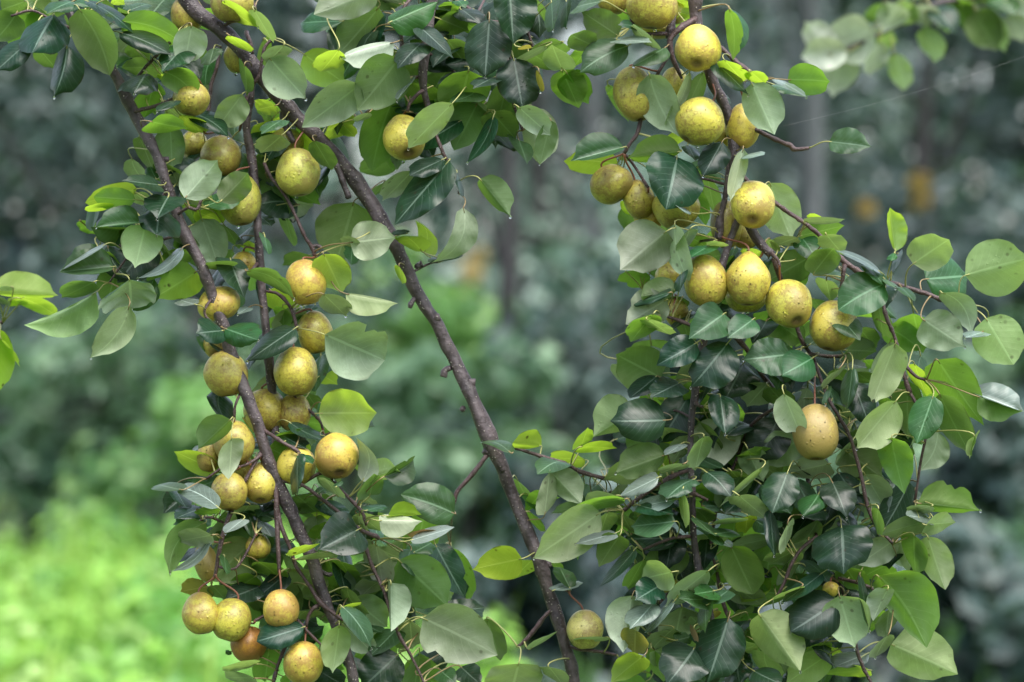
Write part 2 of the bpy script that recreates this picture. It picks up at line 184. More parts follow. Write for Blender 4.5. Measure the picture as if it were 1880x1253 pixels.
# branches in photograph pixels: bough, kind, "x y r, ..." (pixel radius)
BR = """L branch 40 -330 12,70 -200 11,100 -60 9,122 14 8,150 60 8,180 102 8,205 128 9,225 165 10,245 205 11,270 250 11,293 300 10,308 345 10,330 410 10,350 450 11,375 500 10,395 560 11,410 600 11,430 665 12,448 712 12,470 770 11,487 830 11,507 880 13,530 930 12,555 985 12,575 1035 12,588 1075 11,603 1115 10,622 1165 9,640 1210 9,650 1253 10,662 1330 9
L spur 178 95 5,174 108 5,172 119 4
L spur 293 292 4,310 293 4
L spur 432 692 3,423 700 4,418 707 4
L twig 440 725 3,432 745 3,430 768 3
L twig 481 828 5,460 865 4,440 905 4,418 955 5,405 1000 5,397 1045 4,394 1060 3
L twig 505 870 6,508 940 6,511 1010 5,513 1052 4
L twig 508 900 4,511 939 4,518 972 5,533 1007 4,543 1039 4,570 1079 4,590 1109 5,612 1126 4,630 1139 4
L twig 481 788 5,520 813 4,545 828 5,552 838 3
L twig 507 884 4,540 885 4,562 895 4,590 916 4,625 943 4,655 970 5,690 985 5,697 990 3
L twig 655 970 4,670 1002 4,685 1044 4,705 1087 4,730 1160 4,755 1205 3,778 1253 3,790 1290 3
L twig 560 885 3,597 868 4,625 899 4,645 919 4,665 941 4,672 965 3
L twig 592 1108 4,575 1118 4,566 1132 4,562 1152 3
L twig 530 1125 3,548 1141 4,570 1165 3,598 1192 3
L twig 548 1141 3,522 1192 4,507 1232 4,498 1270 4
L spur 582 1045 4,600 1055 4,610 1053 3
L spur 630 1139 3,636 1128 3
L twig 390 545 3,375 575 3,398 600 3
L twig 308 345 3,285 385 3,262 420 3
L twig 340 425 3,300 440 3,250 455 3,200 520 2
L twig 248 205 4,300 190 4,340 165 3,352 140 3
L twig 235 170 3,262 130 4,290 100 4,330 60 3
L twig 325 395 3,345 382 3,362 384 4,372 360 3
L twig 487 830 3,450 855 3,412 858 3,378 880 3
L twig 410 960 3,380 950 3,350 975 3,340 1010 2
L twig 398 1040 3,430 1045 3,450 1020 3,470 980 2
L twig 152 62 4,100 40 3,60 20 3,20 30 3
B branch 260 -330 19,290 -180 18,325 -50 17,352 12 16,400 50 15,440 88 14,468 125 14,500 165 14,535 205 14,575 243 14,622 292 13,655 335 14,682 375 14,712 425 14,735 470 12,757 520 13,780 562 12,800 590 12,825 640 12,848 690 13,870 740 13,895 795 15,918 850 13,940 905 12,962 960 12,988 1025 13,1003 1075 12,1017 1120 12,1032 1165 11,1048 1220 12,1058 1270 12,1070 1340 12
B branch 455 95 9,460 140 9,458 185 8,452 235 7,462 290 8,470 360 8,475 450 8,480 520 8,487 590 8,492 650 9,500 720 8,505 790 7,507 850 6
B twig 440 240 3,450 190 4,455 170 4
B spur 525 190 8,520 215 7,528 240 5,540 262 4
B twig 485 300 4,497 325 4,525 362 4,545 402 4,560 435 4,573 455 5,578 470 4
B spur 573 453 4,582 452 4,590 455 3
B spur 618 300 7,626 325 6,636 350 5,641 365 4
B spur 765 490 5,776 485 5
B spur 762 548 5,756 556 4,752 566 3
B spur 800 585 6,808 583 6
B spur 828 676 5,818 680 6,814 693 5
B spur 856 702 6,873 703 6
B spur 850 750 5,846 754 4
B spur 882 775 8,889 800 9,896 820 9,900 835 8
B twig 899 830 6,880 855 5,862 877 5,841 901 5,835 918 5,831 935 4
B twig 905 815 4,940 821 4,975 832 4,1007 842 4,1035 851 5,1060 864 5,1080 871 5,1110 879 4
B spur 730 462 6,736 480 6
B twig 487 535 3,510 540 4,530 560 4,541 585 4,544 602 4
B twig 492 700 4,520 700 3,550 740 3,575 760 4,588 775 3,594 792 3
B spur 990 1020 5,1003 1030 5,1011 1042 4
B twig 1010 1082 4,1030 1082 3,1044 1085 4
B twig 1014 1118 4,1000 1132 4,985 1152 5,967 1174 5,950 1188 3
B twig 1045 1188 4,1063 1192 4,1100 1197 4,1132 1203 3
B twig 455 165 4,475 140 4,485 90 4,500 72 4
B twig 452 60 5,460 80 5,462 100 5
B twig 405 85 3,398 125 4,388 155 4,384 195 4,375 240 3
B twig 475 480 4,460 500 3,442 512 3
B twig 400 55 4,425 40 4,450 35 3,470 20 3
B spur 908 838 6,925 868 4
M branch 815 -330 12,805 -200 11,797 -60 10,790 30 9,782 90 9,776 135 8,778 165 7,786 195 5,793 225 4
M twig 770 -20 5,745 10 4,733 38 5,738 75 4,735 102 5
M hidden 795 -40 6,850 10 5,900 40 5,930 90 4,950 140 3
M twig 795 -60 6,720 -30 5,650 0 4,600 30 3
M twig 778 165 5,765 175 4,752 190 4,748 205 3
M twig 793 225 4,805 260 4,818 290 4,836 318 4,843 340 4,843 356 4
M hidden 782 95 4,830 130 4,870 180 3,890 230 3
M twig 776 140 4,730 150 4,690 190 3,660 220 3
M hidden 900 40 4,960 50 4,980 90 3
M twig 930 90 4,940 180 3,960 240 3
R branch 1290 -330 13,1285 -180 12,1279 -60 11,1277 0 11,1278 33 11,1285 80 11,1303 130 11,1313 160 10,1331 195 9,1341 225 10,1347 263 10,1350 310 9,1358 360 8,1378 418 9,1400 452 9,1417 468 8
R branch 1342 275 6,1337 314 5,1331 364 5,1323 396 6,1321 418 9,1318 440 6
R branch 1362 385 6,1351 414 7,1336 454 7,1322 500 7,1305 560 8,1295 610 8,1286 653 8,1278 690 7,1276 728 7,1269 778 6,1268 853 6,1271 900 6,1272 939 6,1274 989 6,1283 1047 7,1300 1100 5,1310 1150 4
R twig 1278 35 7,1255 48 7,1238 62 6,1230 75 7,1234 105 6,1243 125 5,1252 145 3
R spur 1236 25 6,1232 45 7,1229 72 7
R twig 1229 98 4,1218 118 4,1207 137 4,1188 175 4,1176 222 5,1170 245 5,1158 262 4,1146 282 4
R twig 1300 75 5,1323 88 5,1345 108 5,1366 125 6,1380 135 5,1401 148 5
R twig 1372 128 4,1368 145 4,1361 165 3
R twig 1345 215 6,1375 232 5,1410 250 5,1436 262 5,1452 268 6,1460 275 5,1485 272 4
R twig 1352 310 5,1385 345 5,1425 374 5,1450 392 5,1473 407 5,1495 424 5,1515 442 5,1532 462 5,1548 479 6,1572 496 6,1597 512 8,1628 517 5,1655 525 5,1686 535 5,1710 543 5,1731 552 5,1760 558 3,1778 562 3
R twig 1551 485 6,1548 505 5,1544 530 4
R twig 1620 518 5,1622 560 4,1628 585 5,1640 612 4,1650 645 4,1660 690 5,1671 722 6
R twig 1652 660 4,1680 690 4,1700 698 3
R twig 1415 465 5,1428 478 4,1432 490 3
R twig 1271 906 4,1285 912 4,1300 919 4
R twig 1270 862 4,1236 874 5,1210 890 4,1190 903 4,1160 925 4,1145 938 4
R twig 1276 740 4,1285 746 4,1292 748 3
R hidden 1330 600 6,1370 640 6,1400 690 5,1440 740 5,1470 800 5,1480 860 5,1490 930 5,1500 985 5,1512 1010 5,1523 1032 5,1540 1062 6,1550 1094 4
R hidden 1420 475 6,1450 560 6,1470 620 5,1488 650 5,1496 665 4
R twig 1496 665 4,1520 730 4,1552 785 4,1565 815 4,1580 870 4,1600 950 4,1640 1000 3
R twig 1500 985 4,1470 1010 4,1452 1039 4,1440 1070 4,1426 1096 4
R hidden 1440 740 4,1380 780 4,1350 850 4,1320 920 4,1305 1000 4,1315 1045 4,1328 1109 5,1350 1160 4
R twig 1550 1094 4,1565 1150 4,1575 1200 4,1588 1232 4,1604 1262 3
R hidden 1283 1047 4,1240 1080 4,1200 1120 4,1190 1180 3
R twig 1540 1062 4,1600 1080 4,1640 1120 3
R twig 1270 985 4,1230 990 4,1180 1010 3
R twig 1671 722 4,1700 780 3,1690 850 3,1680 920 3
R hidden 1488 650 4,1530 655 4,1570 650 3
R twig 1296 610 4,1250 590 4,1220 580 3
R twig 1200 -60 7,1190 -10 6,1160 30 5,1175 60 4,1225 62 4
F twig -160 640 6,-90 610 5,-30 598 4,5 592 5
"""
# pears: cx cy w h roll(deg) tilt(deg, calyx towards camera) z(cm) tint stalk-x stalk-y | label
PEARS = """351 181 68 61 10 10 1.5 o 383 170|russet brown pear behind a drooping leaf near the top of the leftmost bough
344 26 62 66 0 0 -2 o 345 -10|brownish pear half hidden left of the thick bough at the top edge
425 6 78 70 0 5 2.5 g 440 -40|pear cut by the top edge above the thick bough on the left
438 104 52 62 0 0 -3 o 425 60|shaded wet pear peeping out behind the fork of the thick bough
405 287 76 76 0 0 -1.5 o 398 240|dull russet pear behind leaves above the bitten leaf pear
356 264 50 50 0 0 -4 o 360 225|small shaded pear peeping out left of a russet pear beside the leftmost bough
439 365 78 98 -8 10 1 g 450 300|long green gold pear with a leaf over its left side, between two left stems
547 316 80 88 -8 8 1.5 g 536 262|olive pear with a dark crack down its right side under the yellow leaf
527 262 60 56 0 0 -3 g 524 225|shaded pear mostly hidden above the cracked olive pear
743 251 76 90 -15 28 1 y 752 195|lone yellow green pear hanging under the top centre leaves
1197 8 92 90 4 5 2 y 1215 -50|large yellow pear cut by the top edge left of the right bough
1126 -4 60 62 0 0 -2 o 1140 -60|shaded pear at the top edge left of a large yellow pear
1208 50 58 44 0 0 -4 g 1232 40|greenish pear peeping out below the large pear at the top edge
1240 20 34 50 0 0 -5 g 1235 -10|sliver of a pear squeezed between the top large pear and the right bough
1282 89 84 84 8 28 4 w 1290 40|warm golden pear with a dark brown calyx in front of the right bough
1166 172 78 102 -12 12 .5 o 1190 110|big olive pear with a grey green leaf across its right side
1238 156 52 64 0 0 -1.5 g 1240 122|small green pear tucked between a leaf and the curled grey leaf
1284 222 90 88 35 15 3.5 y 1297 145|yellow pear with two dark specks touching the left of the right bough
1364 231 62 84 6 12 -1 w 1358 165|gold pear just right of the right bough with a drop at its base
1328 248 40 44 0 0 -4 g 1340 215|greenish pear hidden behind the bough under the two speck pear
1122 338 80 70 -30 5 -1 o 1160 275|brown pear below a bright serrated leaf, left end of the row
1173 366 56 72 -12 5 -1 o 1172 300|brownish pear between the left end pear and a dark blue leaf
1192 396 54 54 0 0 -2.5 w 1190 345|small gold pear low behind the dark blue leaf
1241 382 86 76 0 5 0 g 1240 325|round pear with its top under the big dark blue leaf
1383 375 80 90 8 32 2.5 y 1368 318|yellow pear with a puckered calyx where the thin right branch starts
1333 412 56 88 0 5 -2.5 g 1330 350|green pear behind the leaf stalk knot of the right bough
1369 434 50 46 0 0 -4 g 1372 385|shaded pear below the pear with the puckered calyx
1295 515 79 96 -12 12 2 w 1310 445|golden pear with small rust spots, left one of the hanging pair
1374 512 80 98 2 8 3 y 1326 425|pale yellow pear with narrow neck and dark specks, right one of the hanging pair
1369 543 74 62 0 0 -1.5 g 1385 470|pear directly behind and below the narrow necked pale pear
1230 506 52 56 0 0 -3 o 1235 460|shaded pear behind leaves left of the rust spotted pear
1449 557 84 96 -20 28 2.5 y 1430 488|yellow dripping pear in the middle of the right hand cluster
1531 598 86 92 15 12 1.5 y 1543 540|pear with a bright green leaf across its lower right
1241 572 46 52 0 0 -4 o 1250 545|small brown pear showing below the rust spotted pear
1497 793 83 103 0 14 3 r 1497 665|rough russet yellow pear hanging alone on a long stalk at the right
560 518 75 83 -6 4 2.5 w 578 472|golden wet pear below the twig fork, right of the two left stems
578 610 64 78 -8 5 -.5 y 565 560|yellow pear partly under the large grey green leaf
543 682 80 89 -6 6 2.5 y 541 630|yellow pear with thin black scratches in the left cluster
487 754 76 80 -10 6 -1.2 y 492 700|yellow pear just right of the leftmost bough, beside a smaller pear
541 758 60 70 0 6 -.5 y 535 700|pear under the scratched pear in the left cluster
618 836 79 85 -12 26 2 w 592 790|round gold pear with a dark scabby calyx and a hanging drop
545 855 72 70 0 5 -.8 y 540 815|pear behind the upright dark leaf beside the leftmost bough
480 886 66 78 0 22 -1.2 y 480 835|pear with calyx showing, tucked left behind the lower leftmost bough
414 686 80 84 -6 4 -1.5 o 430 640|wet olive pear crossed by the leftmost bough
396 634 44 48 0 0 -3.5 o 400 595|small olive pear above the wet olive pear
430 812 74 80 -5 10 -.3 o 432 768|olive gold pear with a grey green leaf over its lower left
386 834 44 66 15 0 -2.5 o 405 790|slice of a brown pear left of the olive gold pear
421 902 66 70 0 15 .8 o 440 865|olive pear at the lower end of the leftmost pear row
443 858 44 50 0 0 -3 g 445 825|hidden pear between the olive gold pear and the one below it
402 557 78 62 -15 0 -2.2 w 385 525|yellow pear lying behind the leftmost bough at mid height
447 487 48 50 0 0 -3 w 450 450|pinkish pear top showing above a dark leaf between two left stems
369 1126 67 77 -8 8 1.6 w 392 1052|gold pear with a pink blush, left of the two stalk pair at lower left
425 1138 74 79 18 6 .8 y 398 1055|speckled yellow pear, right of the two stalk pair at lower left
456 1183 66 66 0 10 -1.5 q 468 1140|orange brown pear behind the speckled yellow pear near the bottom
378 1034 42 70 -12 0 -2.5 r 392 985|russet pear edge behind leaves above the two stalk pair
474 1003 46 46 0 0 -3 w 480 965|small pear hidden among leaves left of the lower stems
516 1118 66 71 0 4 2 w 519 1030|small gold pear on a straight red stalk near the bottom left
557 1217 73 78 4 6 2.4 w 562 1150|gold pear touching the bottom edge under the forked twig
1074 1156 66 72 -6 6 1 p 1044 1085|lone pale pear on a short spur beside the long bare branch
1525 1082 30 28 0 0 -3 w 1540 1062|tiny yellow pear deep in the lower right leaves"""

# ------------------------------------------------------------------ helpers
def P3(px, py, Y):
    """where a point of the survey lies when it is Y metres out"""
    s = Y * 36 / 135 / 1880
    return Vector(((px - 940) * s, Y, CAMZ - (py - 626.5) * s))

def PXM(Y):
    return Y * 36 / 135 / 1880

def tag(o, label=None, cat=None, group=None, kind=None):
    if label: o['label'] = label
    if cat: o['category'] = cat
    if group: o['group'] = group
    if kind: o['kind'] = kind
    return o

def empty(name, loc):
    o = bpy.data.objects.new(name, None)
    o.empty_display_size = .05
    COL.objects.link(o)
    o.location = loc
    return o

WLOC = {}
def add(name, verts, faces, mat, loc=(0, 0, 0), parent=None, smooth=True, uvs=None, mats=None, midx=None):
    """one mesh object; verts are relative to loc (world), parents are never rotated"""
    me = bpy.data.meshes.new(name)
    me.from_pydata([tuple(v) for v in verts], [], faces)
    if smooth:
        me.polygons.foreach_set('use_smooth', [True] * len(me.polygons))
    if uvs is not None:
        ul = me.uv_layers.new(name='UVMap')
        flat = []
        for p in me.polygons:
            for vi in p.vertices:
                flat.extend(uvs[vi])
        ul.data.foreach_set('uv', flat)
    for m in (mats or [mat]):
        me.materials.append(m)
    if midx:
        me.polygons.foreach_set('material_index', midx)
    me.update()
    o = bpy.data.objects.new(name, me)
    COL.objects.link(o)
    put(o, loc, parent)
    return o

def put(o, loc, parent=None):
    loc = Vector(loc)
    WLOC[o.name] = loc
    if parent:
        o.parent = parent
        o.location = loc - WLOC.get(parent.name, Vector(parent.location))
    else:
        o.location = loc

def catmull(pts, n=6):
    """pts: list of tuples; returns the smoothed list"""
    if len(pts) < 3:
        return [tuple(a + (b - a) * k / n for a, b in zip(pts[0], pts[1])) for k in range(n + 1)]
    out = []
    P = [tuple(2 * a - b for a, b in zip(pts[0], pts[1]))] + list(pts) + [tuple(2 * a - b for a, b in zip(pts[-1], pts[-2]))]
    for i in range(1, len(P) - 2):
        for k in range(n):
            t = k / n
            out.append(tuple(.5 * (2 * b + (c - a) * t + (2 * a - 5 * b + 4 * c - d) * t * t + (3 * b - a - 3 * c + d) * t ** 3)
                             for a, b, c, d in zip(P[i - 1], P[i], P[i + 1], P[i + 2])))
    out.append(tuple(pts[-1]))
    return out

def tube(path, rads, seg=8, lump=0., seed=0, cap=True):
    """path in world coordinates; returns verts relative to path[0] and faces"""
    o = path[0]
    V, F, U = [], [], []
    n = len(path)
    prev = None
    L = 0
    for i, p in enumerate(path):
        t = (path[min(i + 1, n - 1)] - path[max(i - 1, 0)])
        if t.length < 1e-9: t = Vector((0, 0, 1))
        t.normalize()
        if prev is None:
            a = t.cross(Vector((0, 1, 0)))
            if a.length < .1: a = t.cross(Vector((1, 0, 0)))
        else:
            a = prev - t * prev.dot(t)
        a.normalize()
        prev = a
        b = t.cross(a)
        if i: L += (path[i] - path[i - 1]).length
        for k in range(seg):
            ang = 2 * pi * k / seg
            r = rads[i]
            if lump:
                r *= 1 + lump * noise.noise(Vector((cos(ang) * .7 + seed, sin(ang) * .7, L / max(rads[0], 1e-4) * .45)))
            V.append(p - o + (a * cos(ang) + b * sin(ang)) * r)
            U.append((k / seg, L * 10))
    for i in range(n - 1):
        for k in range(seg):
            k2 = (k + 1) % seg
            F.append((i * seg + k, i * seg + k2, (i + 1) * seg + k2, (i + 1) * seg + k))
    if cap:
        F.append(tuple(range(seg - 1, -1, -1)))
        F.append(tuple((n - 1) * seg + k for k in range(seg)))
    return V, F, U

# ------------------------------------------------------------------ materials
class NT:
    def __init__(s, name):
        s.m = bpy.data.materials.new(name)
        s.m.use_nodes = True
        s.t = s.m.node_tree
        s.t.nodes.clear()
        s.out = s.t.nodes.new('ShaderNodeOutputMaterial')
    def n(s, typ, **kw):
        nd = s.t.nodes.new(typ)
        for k, v in kw.items():
            if k in nd.inputs: s.set(nd.inputs[k], v)
            else: setattr(nd, k, v)
        return nd
    def set(s, inp, v):
        if isinstance(v, bpy.types.NodeSocket): s.t.links.new(v, inp)
        elif isinstance(v, tuple) and len(v) == 3 and inp.type == 'RGBA': inp.default_value = (*v, 1)
        else: inp.default_value = v
    def math(s, op, a, b=0., c=None, clamp=False):
        nd = s.t.nodes.new('ShaderNodeMath')
        nd.operation = op
        nd.use_clamp = clamp
        s.set(nd.inputs[0], a); s.set(nd.inputs[1], b)
        if c is not None: s.set(nd.inputs[2], c)
        return nd.outputs[0]
    def mix(s, f, a, b, mode='MIX'):
        nd = s.t.nodes.new('ShaderNodeMix')
        nd.data_type = 'RGBA'; nd.blend_type = mode
        s.set(nd.inputs[0], f); s.set(nd.inputs[6], a); s.set(nd.inputs[7], b)
        return nd.outputs[2]
    def step(s, x, lo, hi):
        nd = s.t.nodes.new('ShaderNodeMapRange')
        nd.interpolation_type = 'SMOOTHSTEP'
        s.set(nd.inputs['Value'], x); s.set(nd.inputs['From Min'], lo); s.set(nd.inputs['From Max'], hi)
        return nd.outputs[0]
    def noise(s, vec, scale, detail=3., rough=.5):
        nd = s.n('ShaderNodeTexNoise', Scale=scale, Detail=detail, Roughness=rough)
        s.set(nd.inputs['Vector'], vec)
        return nd.outputs['Fac']
    def vor(s, vec, scale, feature='F1', out='Distance', rnd=1.):
        nd = s.t.nodes.new('ShaderNodeTexVoronoi')
        nd.feature = feature
        s.set(nd.inputs['Vector'], vec); s.set(nd.inputs['Scale'], scale); s.set(nd.inputs['Randomness'], rnd)
        return nd.outputs[out]
    def done(s, sh, disp=None):
        s.t.links.new(sh, s.out.inputs['Surface'])
        return s.m

def leaf_material(name, top, under, tr, trans=.35, r_top=.3, vein=1.0, spots=.5):
    N = NT(name)
    uv = N.n('ShaderNodeTexCoord')
    sep = N.n('ShaderNodeSeparateXYZ')
    N.set(sep.inputs[0], uv.outputs['UV'])
    u, v = sep.outputs[0], sep.outputs[1]
    a = N.math('ABSOLUTE', N.math('MULTIPLY_ADD', v, 2., -1.))
    oi = N.n('ShaderNodeObjectInfo')
    rnd = oi.outputs['Random']
    geo = N.n('ShaderNodeNewGeometry')
    back = geo.outputs['Backfacing']
    pos = uv.outputs['Object']
    nz = N.noise(pos, 30, 3)
    n2 = N.noise(pos, 160, 3, .6)
    mid = N.math('SUBTRACT', 1., N.step(a, .028, .065))
    wob = N.math('MULTIPLY', N.math('SUBTRACT', nz, .5), .9)
    p = N.math('MULTIPLY_ADD', N.math('SUBTRACT', u, N.math('MULTIPLY', N.math('POWER', a, .8), .30)), 8.5, wob)
    f = N.math('ABSOLUTE', N.math('SUBTRACT', N.math('FRACT', p), .5))
    lat = N.math('MULTIPLY', N.step(f, .435, .5), N.math('SUBTRACT', 1., N.math('MULTIPLY', a, .75)))
    puff = N.math('MULTIPLY', N.math('SUBTRACT', .5, f), 2.)     # swelling between the side veins
    fine = N.step(N.vor(uv.outputs['UV'], 26, 'DISTANCE_TO_EDGE'), .0, .08)
    veins = N.math('MAXIMUM', mid, N.math('MULTIPLY', lat, .62))
    mott = N.step(nz, .3, .72)
    topc = N.mix(mott, tuple(c * .72 for c in top), tuple(min(1, c * 1.3) for c in top))
    topc = N.mix(N.math('MULTIPLY', veins, .75 * vein), topc, tuple(min(1, c * 2.4 + .10) for c in top))
    undc = N.mix(mott, tuple(c * .74 for c in under), tuple(min(1, c * 1.18) for c in under))
    undc = N.mix(N.math('MULTIPLY', N.math('SUBTRACT', 1., fine), .34), undc, tuple(c * .72 for c in under))
    undc = N.mix(N.math('MULTIPLY', veins, .6 * vein), undc, tuple(min(1, c * 1.35 + .07) for c in under))
    col = N.mix(back, topc, undc)
    # each leaf a little different
    h = N.n('ShaderNodeHueSaturation')
    N.set(h.inputs['Hue'], N.math('MULTIPLY_ADD', rnd, .06, .468))
    N.set(h.inputs['Saturation'], N.math('MULTIPLY_ADD', N.math('FRACT', N.math('MULTIPLY', rnd, 7.3)), .40, .66))
    N.set(h.inputs['Value'], N.math('MULTIPLY_ADD', N.math('FRACT', N.math('MULTIPLY', rnd, 13.7)), .5, .76))
    N.set(h.inputs['Color'], col)
    col = h.outputs[0]
    # brown specks and scars on some leaves
    vs = N.vor(N.n('ShaderNodeVectorMath', operation='ADD').outputs[0], 1) if False else None
    av = N.n('ShaderNodeVectorMath', operation='ADD')
    N.set(av.inputs[0], pos)
    cx = N.n('ShaderNodeCombineXYZ')
    N.set(cx.inputs[0], N.math('MULTIPLY', rnd, 9.)); N.set(cx.inputs[1], N.math('MULTIPLY', rnd, 5.)); N.set(cx.inputs[2], rnd)
    N.set(av.inputs[1], cx.outputs[0])
    sp = N.vor(av.outputs[0], 75)
    big = N.step(N.noise(av.outputs[0], 24, 2), .54, .64)
    spm = N.math('MULTIPLY', N.math('SUBTRACT', 1., N.step(sp, .10, .24)), big)
    edge = N.math('MULTIPLY', N.step(a, .88, 1.), N.step(N.noise(av.outputs[0], 45, 2), .52, .62))
    spm = N.math('MULTIPLY', N.math('MAXIMUM', spm, N.math('MULTIPLY', edge, .7)), spots, clamp=True)
    col = N.mix(spm, col, (.05, .028, .012))
    # relief: sunken veins above, raised below
    hgt = N.math('ADD', N.math('MULTIPLY', puff, .22), N.math('MULTIPLY', veins, -.4))
    hgt = N.math('ADD', hgt, N.math('MULTIPLY', n2, .35))
    hgt = N.math('ADD', hgt, N.math('MULTIPLY', N.noise(av.outputs[0], 95, 1), 2.2))
    drops = N.vor(av.outputs[0], 190)
    dm = N.math('MULTIPLY', N.math('SUBTRACT', 1., N.step(drops, .05, .30)), N.step(N.noise(av.outputs[0], 38, 1), .60, .64))
    hgt = N.math('ADD', hgt, N.math('MULTIPLY', dm, 1.6))
    bump = N.n('ShaderNodeBump', Strength=.5, Distance=.0006)
    N.set(bump.inputs['Height'], hgt)
    wet = N.step(N.noise(av.outputs[0], 22, 2), .35, .7)
    rt = N.math('MULTIPLY_ADD', wet, .16, r_top + .03)
    rough = N.math('ADD', N.math('MULTIPLY', back, .5), N.math('MULTIPLY', N.math('SUBTRACT', 1., back), rt))
    rough = N.math('SUBTRACT', rough, N.math('MULTIPLY', dm, .12))
    pb = N.n('ShaderNodeBsdfPrincipled')
    N.set(pb.inputs['Base Color'], col)
    N.set(pb.inputs['Roughness'], rough)
    pb.inputs['IOR'].default_value = 1.42
    N.set(pb.inputs['Coat Weight'], N.math('MULTIPLY', N.math('SUBTRACT', 1., back), .12))
    pb.inputs['Coat Roughness'].default_value = .22
    N.set(pb.inputs['Normal'], bump.outputs[0])
    tl = N.n('ShaderNodeBsdfTranslucent')
    tc = N.mix(N.math('MULTIPLY', veins, .4), tr, tuple(min(1, c * 1.4 + .05) for c in tr))
    tc = N.mix(spm, tc, (.03, .015, .005))
    N.set(tl.inputs['Color'], tc)
    ms = N.n('ShaderNodeMixShader')
    ms.inputs[0].default_value = trans
    N.set(ms.inputs[1], pb.outputs[0]); N.set(ms.inputs[2], tl.outputs[0])
    return N.done(ms.outputs[0])

LM = {
 'D': leaf_material('mature_leaf', (.007, .036, .015), (.13, .19, .10), (.10, .22, .03), .12, .27),
 'T': leaf_material('green_leaf', (.022, .088, .022), (.16, .24, .09), (.16, .34, .03), .25, .30),
 'H': leaf_material('fresh_backed_leaf', (.026, .10, .020), (.17, .31, .070), (.26, .52, .04), .44, .34),
 'G': leaf_material('shade_toned_leaf', (.020, .062, .022), (.155, .235, .090), (.20, .38, .05), .38, .32),  # shade on the undersides is put into this darker olive colour
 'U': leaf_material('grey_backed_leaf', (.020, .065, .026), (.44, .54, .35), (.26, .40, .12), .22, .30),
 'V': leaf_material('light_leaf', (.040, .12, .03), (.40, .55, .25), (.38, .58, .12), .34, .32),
 'Y': leaf_material('young_leaf', (.09, .23, .02), (.32, .48, .05), (.52, .78, .05), .50, .35, 1.0, .9),
 'O': leaf_material('ageing_leaf', (.20, .19, .03), (.30, .29, .07), (.5, .45, .06), .40, .4, 1., 1.),
 'B': leaf_material('withered_leaf', (.22, .13, .06), (.34, .22, .12), (.4, .25, .1), .2, .5, .6, 1.),
 'W': leaf_material('sky_glare_leaf', (.05, .12, .04), (.66, .72, .58), (.45, .55, .3), .3, .3),  # glare of the sky painted into the leaf backs of the blurred bough
 'P': leaf_material('sky_sheen_leaf', (.12, .17, .14), (.50, .56, .46), (.2, .32, .08), .12, .24),  # pale top colour stands for white sky sheen on glossy leaves
}

def bark_material(name, dark, light, dots=.8, sc=1.):
    N = NT(name)
    tc = N.n('ShaderNodeTexCoord')
    pos = tc.outputs['Object']
    n1 = N.noise(pos, 42 * sc, 5, .62)
    n2 = N.noise(pos, 240 * sc, 4, .6)
    col = N.mix(N.step(n1, .32, .68), dark, light)
    col = N.mix(N.math('MULTIPLY', N.step(n2, .45, .8), .5), col, tuple(c * .35 for c in dark))
    vd = N.vor(pos, 210 * sc)
    dm = N.math('MULTIPLY', N.math('SUBTRACT', 1., N.step(vd, .12, .24)), N.step(N.noise(pos, 95, 1), .42, .5))
    dm = N.math('MULTIPLY', dm, dots)
    col = N.mix(dm, col, (.42, .38, .33))
    moss = N.step(N.noise(pos, 17, 3), .62, .75)
    col = N.mix(N.math('MULTIPLY', moss, .35), col, (.10, .115, .085))
    b = N.n('ShaderNodeBump', Strength=1., Distance=.0026)
    N.set(b.inputs['Height'], N.math('ADD', N.math('ADD', n1, N.math('MULTIPLY', n2, .55)), N.math('MULTIPLY', dm, .4)))
    pb = N.n('ShaderNodeBsdfPrincipled', Roughness=.42)
    N.set(pb.inputs['Base Color'], col)
    N.set(pb.inputs['Normal'], b.outputs[0])
    return N.done(pb.outputs[0])

BARK = bark_material('bark', (.036, .026, .028), (.135, .105, .110), 1.)
TWIG = bark_material('twig_bark', (.055, .030, .030), (.12, .075, .072), .6, 1.6)

def plain(name, colr, rough=.5, var=.2, sc=60., **kw):
    N = NT(name)
    tc = N.n('ShaderNodeTexCoord')
    nz = N.noise(tc.outputs['Object'], sc, 3)
    col = N.mix(nz, tuple(c * (1 - var) for c in colr), tuple(min(1, c * (1 + var)) for c in colr))
    pb = N.n('ShaderNodeBsdfPrincipled', Roughness=rough)
    N.set(pb.inputs['Base Color'], col)
    for k, v in kw.items(): pb.inputs[k].default_value = v
    return N.done(pb.outputs[0])

STALK = plain('leaf_stalk', (.36, .36, .13), .4, .25)
STALK2 = plain('reddish_stalk', (.26, .19, .09), .42, .3)
FSTALK = plain('fruit_stalk', (.22, .085, .05), .42, .3)
CALYX = plain('dry_calyx', (.055, .028, .016), .8, .5, 300)
N = NT('water')
g = N.n('ShaderNodeBsdfPrincipled', Roughness=.02)
g.inputs['Transmission Weight'].default_value = 1.
g.inputs['IOR'].default_value = 1.33
WATER = N.done(g.outputs[0])

